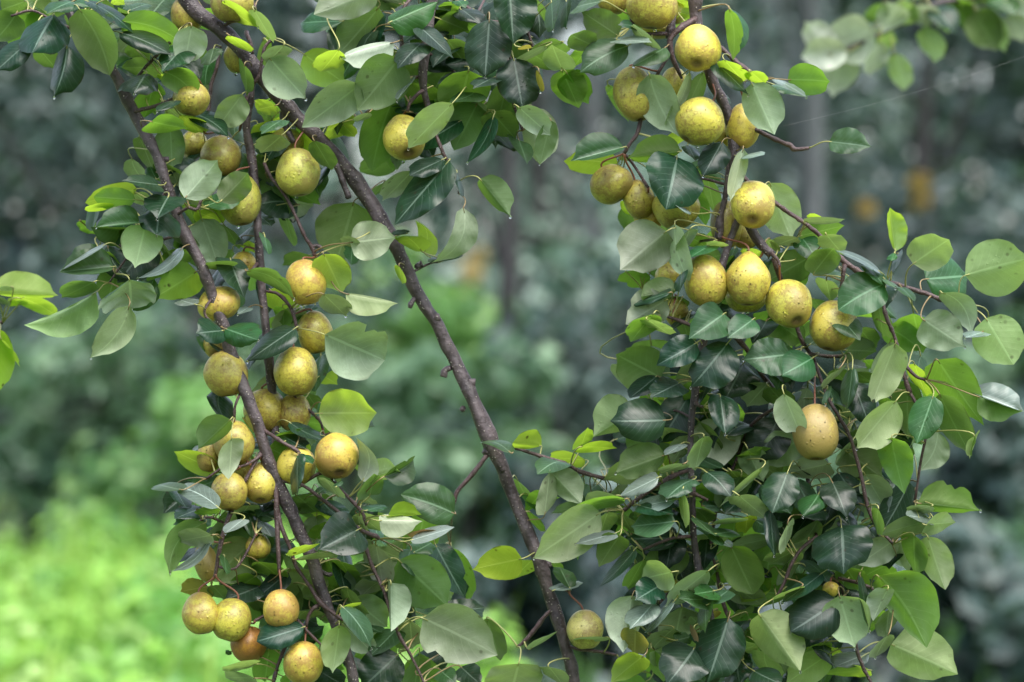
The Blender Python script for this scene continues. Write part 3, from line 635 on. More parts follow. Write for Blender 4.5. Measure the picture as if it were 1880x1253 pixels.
def pear_material(name, base, green, russet, rus=.5):
    N = NT(name)
    tc = N.n('ShaderNodeTexCoord')
    pos = tc.outputs['Object']
    oi = N.n('ShaderNodeObjectInfo')
    av = N.n('ShaderNodeVectorMath', operation='ADD')
    N.set(av.inputs[0], pos)
    cx = N.n('ShaderNodeCombineXYZ')
    N.set(cx.inputs[0], N.math('MULTIPLY', oi.outputs['Random'], 3.)); N.set(cx.inputs[2], N.math('MULTIPLY', oi.outputs['Random'], 7.))
    N.set(av.inputs[1], cx.outputs[0])
    p = av.outputs[0]
    big = N.noise(p, 26, 3)
    med = N.noise(p, 110, 5, .68)
    fin = N.noise(p, 420, 3, .7)
    sep = N.n('ShaderNodeSeparateXYZ'); N.set(sep.inputs[0], tc.outputs['UV'])
    hgt = sep.outputs[1]          # 0 at the calyx, 1 at the stalk
    col = N.mix(N.step(big, .35, .68), green, base)
    # russet: rough net of fine brown, heavier towards both ends
    ends = N.math('ABSOLUTE', N.math('SUBTRACT', hgt, .55))
    amt = N.math('MULTIPLY_ADD', N.step(ends, .15, .5), .15, rus * .22)
    th = N.math('ADD', N.math('MULTIPLY', med, .62), N.math('MULTIPLY', fin, .38))
    m = N.step(N.math('ADD', N.math('ADD', th, amt), N.math('MULTIPLY', N.math('SUBTRACT', big, .5), -.45)), .50, .70)
    col = N.mix(N.math('MULTIPLY', m, .75), col, russet)
    blot = N.step(N.noise(p, 14, 2), .55, .75)
    col = N.mix(N.math('MULTIPLY', blot, .42 * rus), col, tuple(c * .9 for c in russet))
    # lenticels, pale and dark
    vd = N.vor(p, 420)
    dk = N.math('MULTIPLY', N.math('SUBTRACT', 1., N.step(vd, .12, .26)), .40)
    col = N.mix(dk, col, tuple(c * .5 for c in russet))
    # a few blemishes
    vb = N.vor(p, 52)
    bl = N.math('MULTIPLY', N.math('SUBTRACT', 1., N.step(vb, .04, .08)), N.step(N.noise(p, 23, 0), .63, .68))
    col = N.mix(N.math('MULTIPLY', bl, .85), col, (.06, .03, .012))
    basin = N.math('MULTIPLY', N.math('SUBTRACT', 1., N.step(N.math('ADD', hgt, N.math('MULTIPLY', med, .05)), .075, .15)), .85)
    col = N.mix(basin, col, (.10, .05, .02))
    h = N.n('ShaderNodeHueSaturation')
    N.set(h.inputs['Hue'], N.math('MULTIPLY_ADD', oi.outputs['Random'], .022, .489))
    N.set(h.inputs['Value'], N.math('MULTIPLY_ADD', N.math('FRACT', N.math('MULTIPLY', oi.outputs['Random'], 9.1)), .28, .86))
    N.set(h.inputs['Color'], col)
    b = N.n('ShaderNodeBump', Strength=.55, Distance=.0010)
    dr = N.vor(p, 160)
    dm = N.math('MULTIPLY', N.math('SUBTRACT', 1., N.step(dr, .08, .34)), N.step(N.noise(p, 60, 1), .50, .56))
    N.set(b.inputs['Height'], N.math('ADD', N.math('ADD', med, N.math('MULTIPLY', fin, .5)), N.math('MULTIPLY', dm, 1.2)))
    pb = N.n('ShaderNodeBsdfPrincipled')
    N.set(pb.inputs['Base Color'], h.outputs[0])
    N.set(pb.inputs['Roughness'], N.math('SUBTRACT', N.math('MULTIPLY_ADD', m, .16, .38), N.math('MULTIPLY', dm, .2)))
    pb.inputs['Subsurface Weight'].default_value = .06
    pb.inputs['Subsurface Radius'].default_value = (.01, .006, .002)
    N.set(pb.inputs['Normal'], b.outputs[0])
    pb.inputs['Coat Weight'].default_value = .3
    pb.inputs['Coat Roughness'].default_value = .3
    return N.done(pb.outputs[0])

PM = {
 'y': pear_material('yellow_pear_skin', (.66, .56, .085), (.52, .49, .075), (.26, .15, .040), .35),
 'g': pear_material('green_pear_skin', (.55, .50, .085), (.43, .44, .075), (.24, .16, .050), .4),
 'w': pear_material('golden_pear_skin', (.68, .54, .085), (.56, .49, .075), (.36, .20, .055), .42),
 'o': pear_material('olive_pear_skin', (.52, .45, .075), (.42, .40, .070), (.26, .16, .045), .45),
 'r': pear_material('russet_pear_skin', (.58, .53, .080), (.46, .44, .075), (.24, .15, .055), 1.05),
 'p': pear_material('pale_pear_skin', (.74, .68, .20), (.60, .60, .17), (.34, .24, .09), .25),
 'q': pear_material('orange_pear_skin', (.50, .23, .035), (.40, .22, .035), (.28, .11, .035), .9),
}

# ------------------------------------------------------------------ boughs: stems and twigs
BZ = {'L': .0, 'B': -.055, 'M': -.03, 'R': .0, 'F': -.30}
LABEL = {
 'L': ('leftmost hanging pear bough, thin stem curving down to the bottom edge through clusters of pears', 'pear boughs hanging into view'),
 'B': ('long bare diagonal pear bough with pruned stubs, crossing from top left to bottom centre', 'pear boughs hanging into view'),
 'M': ('short leafy pear bough at the top centre with dark leaves over one lone pear', 'pear boughs hanging into view'),
 'R': ('leafiest pear bough on the right, forking above the dense mass of hanging leaves', 'pear boughs hanging into view'),
 'F': ('slightly blurred pear twig with light green leaves at the far left edge', 'pear boughs hanging into view'),
}
ROOT = {}
SAMP = []          # (px, py, z, radius px, bough)
R = random.Random(7)
rows = [r.split(' ', 2) for r in BR.strip().splitlines()]
for b in 'LBMRF':
    ROOT[b] = None
for bi, (b, kind, pts) in enumerate(rows):
    P = [tuple(float(x) for x in q.split()) for q in pts.split(',')]
    if b == 'B' and bi < 24: P = [(x, y, r * 1.13) for x, y, r in P]
    if ROOT[b] is None:
        y0 = FOCUS - BZ[b]
        e = empty('pear_bough', P3(P[0][0], P[0][1], y0))
        WLOC[e.name] = Vector(e.location)
        tag(e, LABEL[b][0], 'branch', LABEL[b][1])
        ROOT[b] = e
    sm = catmull(P, 6 if kind == 'branch' else 4)
    # twigs wander a little in depth; stems stay close to their plane
    sd_ = bi * 3.7
    deep = kind == 'hidden'          # twigs that run behind the leaves
    if deep: kind = 'twig'
    path, rad = [], []
    for i, (x, y, r) in enumerate(sm):
        f = i / (len(sm) - 1)
        amp = .012 if kind == 'branch' else .016 * min(1, f * 3)
        z = BZ[b] + amp * noise.noise(Vector((y / 140, sd_, 0)))
        if kind == 'twig': z += (-.065 if deep else .014) * min(1, f * 4)
        # nodes thicken the wood at intervals
        node = 1 + (.10 if kind == 'branch' else .28) * max(0, sin((x * .7 + y) / (17 if kind == 'branch' else 6.5) + sd_)) ** 9
        path.append(P3(x, y, FOCUS - z))
        if kind == 'spur': node *= 1.22 + .25 * (i > len(sm) - 5)
        rad.append(max(r * (1.0 if kind == 'branch' else .82), 1.6) * PXM(FOCUS) * node)
        if -80 < y < 1330 and kind != 'spur':
            SAMP.append((x, y, z, r, b))
    V, F, U = tube(path, rad, 14 if kind == 'branch' else 8, .26 if kind == 'branch' else .30, sd_)
    add(kind, V, F, BARK if kind != 'twig' else TWIG, path[0], ROOT[b])

for x, y, z in ((-30, 598, 0),):
    SAMP.append((x, y, BZ['F'], 4, 'F'))

def nearest(x, y, only=None):
    best = None
    for s in SAMP:
        if only and s[4] != only: continue
        d = (s[0] - x) ** 2 + (s[1] - y) ** 2
        if best is None or d < best[0]: best = (d, s)
    return sqrt(best[0]), best[1]

# ------------------------------------------------------------------ leaves
def leaf_width(t, pa=.43, pb_=.68, tipk=.55):
    if t <= 0 or t >= 1: return 0.
    m_ = pa / (pa + pb_)
    w_ = (t ** pa) * ((1 - t) ** pb_) / (m_ ** pa * (1 - m_) ** pb_)
    if t > .84: w_ *= 1 - tipk * sin((t - .84) / .16 * pi)
    return min(w_, 1.)

NLEAF = {k: 0 for k in 'LBMRF'}
EXTRA = []
JOIN = {}
def build_leaf(bx, by, tx, ty, wpx, look, a=0., bend=0., layer=0, rng=None, bough=None, zz=None, blur_owner=None, root=None, stalk=True):
    """bx.. in photograph pixels at full size"""
    rng = rng or R
    d2, s = (0, None) if root else nearest(bx, by, bough)
    bo = bough or (s[4] if s else None)
    if look == 'G' and rng.random() < .38: look = 'H'
    if look == 'U' and rng.random() < .2: look = 'V'
    if look == 'P' and rng.random() < .3 and layer < 3: look = 'U'
    wpx *= 1.10
    l = sqrt((tx - bx) ** 2 + (ty - by) ** 2)
    big = max(l, wpx)
    if zz is None:
        zb = {0: rng.uniform(.036, .062), 1: rng.uniform(-.042, -.018), 2: rng.uniform(-.085, -.055), 3: rng.uniform(-.13, -.10), 4: rng.uniform(-.24, -.15)}[layer]
        zz = BZ[bo] + zb
    Y = FOCUS - zz
    k = PXM(Y)
    L0 = max(l * 1.02, wpx * 1.12, 88 * rng.uniform(.85, 1.08))
    L0 = min(L0, 1.6 * big)
    W0 = max(wpx * 1.06, L0 * rng.uniform(.66, .78))
    W0 = min(W0, 3. * wpx)
    # chord
    ux, uz = (tx - bx) / l, -(ty - by) / l
    dz = sqrt(max(0, L0 * L0 - l * l)) * k
    dz = min(dz, .040)
    L0m = sqrt((l * k) ** 2 + dz * dz)
    topvis = look in 'DTPO' if look != 'O' else False
    img = Vector((ux, 0, uz))
    best = None
    wl, wr = wpx / 2 * (1 + a), wpx / 2 * (1 - a)
    fl = acos(max(-1, min(1, wl / (W0 / 2)))) if wl < W0 / 2 else 0
    fr = acos(max(-1, min(1, wr / (W0 / 2)))) if wr < W0 / 2 else 0
    for sp in (1, -1):
        e1 = (img * l * k + Vector((0, -sp * dz, 0))).normalized()
        left = Vector((-uz, 0, ux))           # to the left of base->tip as seen by the camera
        e3 = left.cross(Vector((0, 1, 0)))
        e3 = e1.cross(left)
        if e3.y > 0: e3 = -e3                 # towards the camera
        nt_ = e3 if topvis else -e3
        for sr in (1, -1):
            # roll: left half turned by fl, right half by -fr (flat plate), or both up (V)
            sgn = 1 if topvis else -1
            if abs(a) > .4:
                if a > 0: ql, qr = sr * fl, sgn * fr
                else: ql, qr = sgn * fl, sr * fr
            else:
                ql, qr = sr * fl, -sr * fr
            hl = left * cos(ql) + e3 * sin(ql)
            hr = -left * cos(qr) + e3 * sin(qr)
            n_ = (nt_ * (cos(ql) + cos(qr)) + (left * (sin(qr) - sin(ql))) * (1 if topvis else -1))
            sc = n_.normalized().z + rng.uniform(-.12, .12)
            if best is None or sc > best[0]: best = (sc, e1, left, e3, hl, hr, nt_, sp)
    _, e1, left, e3, hl, hr, ntop, sp = best
    # base in depth so that the middle of the leaf stays at its layer
    base = P3(bx, by, Y) + Vector((0, sp * dz * .5, 0))
    LT, NS = 16, 4
    Wm = W0 / 2 * k
    fold = rng.uniform(.12, .55)
    dome = rng.uniform(.05, .55)
    pa_, pb_, tk_ = rng.uniform(.34, .56), rng.uniform(.52, .82), rng.uniform(.25, .75)
    curl = rng.uniform(-.02, .14) if rng.random() < .65 else rng.uniform(.15, .42)
    recur = rng.uniform(.0, .26)
    wav, wf, wp = rng.uniform(.02, .085), rng.uniform(1.2, 3.4), rng.uniform(0, 6)
    asy = rng.uniform(-.05, .05)
    twist = rng.uniform(-.6, .6)
    bite = rng.random() < .08
    bt, bs, br_ = rng.uniform(.25, .9), rng.choice((-1, 1)), rng.uniform(.08, .2)
    V, UV, F = [], [], []
    bendm = bend * k
    ragged = rng.uniform(.003, .009)
    for i in range(LT + 1):
        t = i / LT
        tt = t ** .96
        sq = 4 * tt * (1 - tt)
        mid = e1 * (L0m * tt) + left * bendm * sq + ntop * (L0m * (recur * sq * .55))
        if t > .8: mid = mid - ntop * (L0m * recur * (t - .8) * 1.2)
        wv = leaf_width(t, pa_, pb_, tk_)
        for j in range(-NS, NS + 1):
            q = j / NS
            h = hl if j > 0 else hr
            aq = abs(q)
            wd = Wm * wv * (1 + (asy if j > 0 else -asy)) * (1 + ragged * sin(i * 2.4 + j) + .035 * noise.noise(Vector((t * 3.2, bx * .37 + j // 9, by))))
            if bite and j and (1 if j > 0 else -1) == bs:
                dd = (t - bt) / br_
                if abs(dd) < 1: wd *= 1 - .34 * (1 - dd * dd) * (.55 + .45 * noise.noise(Vector((t * 14, bx, 2))) + .4 * (i % 2))
            up = fold * aq - (dome + curl) * aq * aq + wav * sin(wf * t * 6.28 + wp + (1.7 if j > 0 else 0)) * aq * aq * 2.0
            up += twist * (t - .4) * q * .5
            p = mid + h * (wd * aq) + ntop * (up * wd)
            V.append(p)
            UV.append((t, q * .5 + .5))
    n = 2 * NS + 1
    # winding: the face normal has to be the upper side
    flip = None
    for i in range(LT):
        for j in range(n - 1):
            A, B, C_, D_ = i * n + j, i * n + j + 1, (i + 1) * n + j + 1, (i + 1) * n + j
            if flip is None and i == LT // 2:
                pass
            F.append((A, B, C_, D_))
    m = LT // 2 * n + NS
    nn = (V[m + n] - V[m]).cross(V[m - 1] - V[m + 1])
    # quad A,B,C,D normal ~ (B-A)x(D-A)
    nq = (V[m + 1] - V[m]).cross(V[m + n] - V[m]) + (V[m] - V[m - 1]).cross(V[m - 1 + n] - V[m - 1])
    if nq.dot(ntop) < 0:
        F = [(f[0], f[3], f[2], f[1]) for f in F]
    # tiny tip / base faces collapse to points: fine, they share one place
    par = root or ROOT[bo]
    if not root and NLEAF[bo] >= 298:
        # past the count of single leaves: these small or half hidden ones go into one part of the bough
        JOIN.setdefault(bo, []).append(([v + base for v in V], F, UV, LM[look]))
        A = P3(s[0], s[1], FOCUS - s[2])
        c2 = base - e1 * (base - A).length * .35
        pth = [A * (1 - t) ** 2 + c2 * 2 * t * (1 - t) + base * t * t for t in [j / 6 for j in range(7)]]
        sv, sf, _u = tube(pth, [k * 1.3] * 7, 5)
        JOIN[bo].append(([v + pth[0] for v in sv], sf, [(0, 0)] * len(sv), STALK))
        NLEAF[bo] += 1
        return None, base, e1, ntop, L0m, V
    o = add('leaf', V, F, LM[look], base, par, uvs=UV)
    if bo: NLEAF[bo] += 1
    # stalk
    if stalk:
        if root is None:
            A = P3(s[0], s[1], FOCUS - s[2])
            if d2 > 105:
                # an unseen small twig carries this leaf: build it from the wood to near the leaf base
                f = 1 - 48 / d2
                q = (s[0] + (bx - s[0]) * f, s[1] + (by - s[1]) * f)
                mz = zz - .012 if zz < s[2] + .03 else s[2] - .02
                E = P3(q[0], q[1], FOCUS - mz)
                M1 = (A + E) / 2 + Vector((rng.uniform(-.008, .008), .012, .006))
                pth = [Vector(v) for v in catmull([tuple(A), tuple(M1), tuple(E)], 5)]
                tv, tf, _u = tube(pth, [k * 2.6 * (1 - .35 * i / len(pth)) for i in range(len(pth))], 7, .2, bx)
                EXTRA.append(add('twig', tv, tf, TWIG, pth[0], ROOT[bo]))
                for x_, y_ in ((q[0], q[1]),):
                    SAMP.append((x_, y_, mz, 2.5, bo))
                A = E
                d2 = 48
        else:
            A = base - e1 * 22 * k + Vector((0, .004, .01))
            d2 = 25
        dist = (base - A).length
        if dist > .004:
            jit = Vector((rng.uniform(-1, 1), rng.uniform(-.5, .5), rng.uniform(0, 1))) * dist * .12
            c1 = A + (base - A) * .33 + jit
            al = max(-.2, e1.dot((base - A).normalized()))      # stalks that would have to turn back bend less
            c2 = base - e1 * dist * (.16 + .2 * max(0, al)) + ntop * dist * .03
            end = V[n + NS] + base
            pth = []
            for i in range(9):
                t = i / 8
                pth.append(A * (1 - t) ** 3 + c1 * 3 * t * (1 - t) ** 2 + c2 * 3 * t * t * (1 - t) + base * t ** 3)
            pth.append(end)
            r0 = k * rng.uniform(1.25, 1.6)
            rr = [r0 * (1.35 if i == 0 else 1 - .25 * i / 9) for i in range(10)]
            sv, sf, _u = tube(pth, rr, 6)
            add('leaf_stalk', sv, sf, STALK if rng.random() < .72 else STALK2, pth[0], o)
    return o, base, e1, ntop, L0m, V

def tile_xy(c, r, x, y):
    return c * 470 + x / 3.9915, (0, 314, 628, 939)[r] + y / 3.9915

RAW = []
for (c, r), txt in LEAVES.items():
    for ent in txt.replace('\n', '').split(';'):
        q = ent.split()
        x0, y0 = tile_xy(c, r, float(q[0]), float(q[1]))
        x1, y1 = tile_xy(c, r, float(q[2]), float(q[3]))
        kw = dict(a=0., b=0., z=0.)
        for e in q[6:]: kw[e[0]] = float(e[1:])
        RAW.append((x0, y0, x1, y1, float(q[4]) / 3.9915, q[5], kw['a'], kw['b'] / 3.9915, int(kw['z'])))

TIPS = []
for i, (x0, y0, x1, y1, wp_, lk, a_, b_, z_) in enumerate(RAW):
    bo = 'F' if (x0 < 62 and 425 < y0 < 720 and x1 < 125) else None
    R.seed(1000 + i)
    r_ = build_leaf(x0, y0, x1, y1, wp_, lk, a_, b_, z_, R, bo)
    if z_ == 0 and y1 > y0 + 10: TIPS.append((r_, x1, y1))

# ---- leaves deeper inside the dense parts
def inside(x, y, poly):
    c = False
    for i in range(len(poly)):
        (xa, ya), (xb, yb) = poly[i], poly[i - 1]
        if (ya > y) != (yb > y) and x < (xb - xa) * (y - ya) / (yb - ya) + xa: c = not c
    return c
FILL = [
 # polygon, how many, looks, length range, layers
 ([(1150, 660), (1300, 610), (1560, 660), (1680, 760), (1650, 860), (1690, 1000), (1660, 1100), (1570, 1180), (1520, 1290), (1130, 1290), (1130, 1130), (1170, 1000), (1080, 950), (1180, 860), (1120, 790)], 130, 'DDDDGGTU', (66, 104), (2, 3, 4, 4)),
 ([(1180, 680), (1300, 650), (1500, 690), (1610, 820), (1600, 1000), (1560, 1120), (1480, 1253), (1180, 1253), (1190, 1000), (1200, 860)], 62, 'DDTGUVTD', (42, 74), (1, 1, 2)),
 ([(600, -70), (1000, -70), (990, 60), (970, 210), (860, 230), (700, 290), (690, 150), (610, 60)], 66, 'DDDDGGT', (60, 100), (2, 3, 4)),
 ([(620, -20), (980, -20), (960, 180), (860, 230), (720, 250), (690, 120)], 22, 'DDTDG', (45, 75), (1, 2)),
 ([(60, -70), (470, -70), (440, 30), (400, 110), (340, 200), (250, 110), (160, 40), (40, 60)], 26, 'GGTTDU', (60, 95), (2, 3)),
 ([(250, 300), (500, 280), (540, 420), (500, 560), (420, 560), (330, 470)], 30, 'GTDDGU', (50, 85), (1, 2, 3)),
 ([(320, 900), (600, 910), (830, 980), (840, 1100), (860, 1290), (500, 1290), (480, 1130), (420, 1060), (330, 980)], 70, 'DDGGGTU', (60, 98), (2, 3, 4)),
 ([(360, 920), (620, 920), (800, 1000), (800, 1200), (520, 1253), (470, 1100)], 26, 'DTGUTV', (42, 70), (1, 2)),
 ([(380, 580), (600, 560), (640, 720), (700, 860), (560, 900), (440, 900), (380, 760)], 20, 'DGTGHU', (42, 74), (1, 2, 2)),
 ([(1080, -70), (1330, -70), (1290, 30), (1100, 20)], 10, 'GTGDY', (60, 90), (2, 3)),
 ([(1150, 300), (1300, 300), (1500, 440), (1600, 560), (1600, 640), (1250, 640), (1180, 520)], 20, 'GDGTDH', (50, 88), (2, 3)),
 ([(170, 380), (330, 360), (380, 470), (370, 540), (250, 560), (150, 500)], 12, 'DTGDH', (50, 80), (1, 2)),
 ([(480, 140), (640, 180), (600, 290), (560, 380), (480, 330)], 14, 'GTDHY', (45, 80), (1, 2)),
 ([(1560, 520), (1700, 560), (1760, 700), (1720, 830), (1640, 760), (1560, 620)], 14, 'GTDHU', (50, 80), (1, 2, 3)),
 ([(980, 900), (1160, 880), (1160, 1010), (1050, 1010)], 8, 'GUTVD', (45, 75), (1, 2)),
]
for fi, (poly, cnt, looks, (la, lb), lay) in enumerate(FILL):
    R.seed(500 + fi)
    xs = [p[0] for p in poly]; ys = [p[1] for p in poly]
    got = 0
    while got < cnt:
        x, y = R.uniform(min(xs), max(xs)), R.uniform(min(ys), max(ys))
        if not inside(x, y, poly): continue
        got += 1
        ang = R.gauss(pi / 2, 1.0)
        L = R.uniform(la, lb)
        tx, ty = x + cos(ang) * L, y + sin(ang) * L
        build_leaf(x - cos(ang) * L * .3, y - sin(ang) * L * .3, tx - cos(ang) * L * .3, ty - sin(ang) * L * .3, L * R.uniform(.4, .75), R.choice(looks),
                   R.uniform(-.3, .3), R.uniform(-10, 10), R.choice(lay), R, None)

for bo, parts in JOIN.items():
    V, F, UV, MI, mats = [], [], [], [], []
    for pv, pf, pu, pm in parts:
        if pm not in mats: mats.append(pm)
        o_ = len(V)
        V += pv; UV += pu
        F += [tuple(o_ + x for x in f) for f in pf]
        MI += [mats.index(pm)] * len(pf)
    b0 = WLOC[ROOT[bo].name]
    jo = add('small_leaves', [v - b0 for v in V], F, None, b0, ROOT[bo], uvs=UV, mats=mats, midx=MI)
    jo['kind'] = 'stuff'

# ------------------------------------------------------------------ pears
def pear_mesh(rng, name, mat, wid, hei, neck):
    """calyx at -z, stalk at +z, half width wid, half height hei"""
    NU, NV = 28, 20
    V, UV, F = [], [], []
    sh = rng.uniform(0, 50)
    for i in range(NV + 1):
        th = pi * i / NV            # 0 at the top
        z = cos(th)
        r = sin(th)
        r *= 1 - neck * max(0, z) ** 1.5 * .55
        z2 = z
        if z > .8: z2 = z - (z - .8) * .30 * (1 - neck)
        if i >= NV - 3:            # basin of the calyx
            z2 += (.0, .015, .07, .16)[i - NV + 3]
        for k in range(NU):
            ang = 2 * pi * k / NU
            rr = r * (1 + .020 * sin(ang * 5 + sh) * (.3 if z > -.5 else 1.) + .11 * noise.noise(Vector((cos(ang) * .9 + sh, sin(ang) * .9, z * .9))))
            V.append(Vector((cos(ang) * rr * wid, sin(ang) * rr * wid, z2 * hei)))
            UV.append((k / NU, 1 - i / NV))
    for i in range(NV):
        for k in range(NU):
            k2 = (k + 1) % NU
            F.append((i * NU + k, (i + 1) * NU + k, (i + 1) * NU + k2, i * NU + k2))
    return V, F, UV

def drop_mesh(rad, sx=1., sz=1.):
    V, F = [], []
    nu, nv = 8, 6
    for i in range(nv + 1):
        th = pi * i / nv
        for k in range(nu):
            an = 2 * pi * k / nu
            V.append(Vector((sin(th) * cos(an) * rad * sx, sin(th) * sin(an) * rad * sx, cos(th) * rad * sz * (1.35 if i < 2 else 1))))
    for i in range(nv):
        for k in range(nu):
            k2 = (k + 1) % nu
            F.append((i * nu + k, (i + 1) * nu + k, (i + 1) * nu + k2, i * nu + k2))
    return V, F

for i, row in enumerate(PEARS.strip().splitlines()):
    dat, label = row.split('|')
    q = dat.split()
    cx_, cy_, pw, ph, roll, tilt, zc = [float(v) for v in q[:7]]
    tint = q[7]
    sx_, sy_ = float(q[8]), float(q[9])
    R.seed(3000 + i)
    d2, s = nearest(cx_, cy_)
    zz = BZ[s[4]] + zc * .01 + .004
    Y = FOCUS - zz
    k = PXM(Y)
    C0 = P3(cx_, cy_, Y)
    e = empty('pear', C0)
    WLOC[e.name] = Vector(C0)
    tag(e, label, 'pear', 'pears hanging on the boughs')
    hei = ph / 2 * k * 1.06
    wid = pw / 2 * k * 1.04
    neck = {2: 1}.get(0, 0)
    neck = .75 if 'narrow neck' in label else R.uniform(.12, .34)
    V, F, UV = pear_mesh(R, 'fruit', None, wid, hei, neck)
    if tilt >= 20: tilt *= 1.55
    # tilt: lower end comes forward
    rot = Matrix.Rotation(radians(roll), 3, 'Y') @ Matrix.Rotation(radians(-tilt), 3, 'X') @ Matrix.Rotation(R.uniform(0, 6.28), 3, 'Z')
    V = [rot @ v for v in V]
    fr_o = add('fruit', V, F, PM[tint], C0, e, uvs=UV)
    up = rot @ Vector((0, 0, 1))
    # calyx: a ring of dried sepals in the basin
    cb = C0 - up * hei * .86
    cv, cf = [], []
    ax = rot @ Vector((1, 0, 0)); ay = rot @ Vector((0, 1, 0))
    for m in range(10):
        an = 2 * pi * m / 10
        rr = (.24 if m % 2 == 0 else .12) * wid
        cv.append((ax * cos(an) + ay * sin(an)) * rr - up * (.03 if m % 2 else .06) * hei)
    cv.append(up * hei * .03)
    for m in range(10): cf.append((m, (m + 1) % 10, 10))
    add('calyx', cv, cf, CALYX, cb, e)
    # stalk up to the wood
    T = C0 + up * hei * (.92 if neck < .5 else .98)
    dd, s2 = nearest(sx_, sy_)
    A = P3(s2[0], s2[1], FOCUS - s2[2]) if dd < 60 else P3(sx_, sy_, FOCUS - s[2])
    if dd >= 60 and dd < 400:
        # a hidden spur joins the stalk to the wood
        E = P3(s2[0], s2[1], FOCUS - s2[2])
        pth = [Vector(v) for v in catmull([tuple(E), tuple((E + A) / 2 + Vector((0, .02, .004))), tuple(A)], 5)]
        tv, tf, _u = tube(pth, [k * 2.8] * len(pth), 7, .2, i)
        add('twig', tv, tf, TWIG, pth[0], ROOT[s2[4]])
    ds = (A - T).length
    c1 = A + Vector((0, 0, -1)) * ds * .3
    c2 = T + up * ds * .35
    pth = [A * (1 - t) ** 3 + c1 * 3 * t * (1 - t) ** 2 + c2 * 3 * t * t * (1 - t) + T * t ** 3 for t in [j / 9 for j in range(10)]]
    pth.append(T - up * hei * .06)
    rr = [k * 1.9] * 10 + [k * 2.3]
    rr[0] = k * 3.0; rr[1] = k * 2.3
    sv, sf, _u = tube(pth, rr, 7, .1, i)
    add('stalk', sv, sf, FSTALK, pth[0], e)
    # beads of rain standing on the skin (too small to tell apart) and one hanging drop
    bv, bf = [], []
    for m in range(R.randint(6, 18)):
        v = rot @ (rot.inverted() @ Vector((R.gauss(0, .5), -1, R.gauss(-.15, .55)))).normalized()
        # find the skin vertex closest to this direction
        best_ = max(V, key=lambda p: p.normalized().dot(v))
        r0 = k * R.choice((.5, .6, .7, .9, 1.3))
        dv, df = drop_mesh(r0, 1, .95)
        o_ = len(bv)
        bv += [best_ * 1.0 + x for x in dv]
        bf += [tuple(o_ + y for y in f) for f in df]
    bo_ = add('raindrops', bv, bf, WATER, C0, e)
    bo_['kind'] = 'stuff'
    if R.random() < .55:
        low = min(V, key=lambda p: p.z - .25 * p.y)
        low = min(V, key=lambda p: p.z)
        dv, df = drop_mesh(k * R.uniform(2.4, 3.4), 1, 1.15)
        add('hanging_drop', dv, df, WATER, C0 + low + Vector((0, -.001, -k * 2.0)), e)

# hanging drops at leaf tips
R.seed(77)
for (r_, x1, y1) in TIPS:
    if R.random() < .32:
        o, base, e1, ntop, L0m, V = r_
        low = V[16 * 9 + 4]
        k = PXM(FOCUS)
        dv, df = drop_mesh(k * R.uniform(1.8, 2.8), 1, 1.25)
        add('hanging_drop', dv, df, WATER, base + low + Vector((0, 0, -k * 1.2)), o)

# ------------------------------------------------------------------ blurred bough at the top right, further back
YB = 6.3
kB = PXM(YB)
def PB(x, y, dz=0.): return P3(x, y, YB + dz)
qb = empty('pear_bough', PB(1920, -60))
WLOC[qb.name] = Vector(qb.location)
tag(qb, 'out of focus pear bough with pale shining leaves behind, at the top right corner', 'branch')
pts = [(1980, -90, 7), (1900, -30, 6), (1800, -8, 6), (1720, 8, 6), (1690, 30, 5), (1640, 50, 5), (1600, 70, 5), (1560, 88, 4), (1525, 98, 4)]
pth = [PB(x, y) for x, y, r in catmull(pts, 5)]
V, F, U = tube(pth, [r * kB for x, y, r in catmull(pts, 5)], 8, .2, 3)
add('branch', V, F, BARK, pth[0], qb)
R.seed(91)
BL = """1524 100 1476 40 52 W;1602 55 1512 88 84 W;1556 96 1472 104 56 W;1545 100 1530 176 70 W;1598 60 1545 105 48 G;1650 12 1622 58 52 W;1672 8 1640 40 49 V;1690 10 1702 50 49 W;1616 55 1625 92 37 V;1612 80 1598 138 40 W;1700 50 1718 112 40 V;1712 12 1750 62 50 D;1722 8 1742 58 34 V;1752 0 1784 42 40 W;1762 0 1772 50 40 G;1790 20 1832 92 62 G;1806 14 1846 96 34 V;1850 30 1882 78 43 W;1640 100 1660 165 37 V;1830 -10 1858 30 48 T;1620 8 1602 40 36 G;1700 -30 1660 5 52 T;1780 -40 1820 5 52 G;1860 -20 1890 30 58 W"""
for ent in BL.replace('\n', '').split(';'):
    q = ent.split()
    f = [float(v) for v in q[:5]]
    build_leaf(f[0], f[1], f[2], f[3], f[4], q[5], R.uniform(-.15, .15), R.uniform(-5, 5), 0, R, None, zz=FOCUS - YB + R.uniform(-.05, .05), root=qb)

# a spider's thread running out to the right
pth = [P3(1437 + 500 * t, 232 - 148 * t + 10 * sin(pi * t), 4.5 + .25 * t) for t in [i / 20 for i in range(21)]]
V, F, U = tube(pth, [.00004] * 21, 4)
tag(add('spider_thread', V, F, plain('spider_silk', (.6, .6, .6), .3, .05), pth[0]), 'single faint spider thread slanting up to the right edge', 'spider thread')

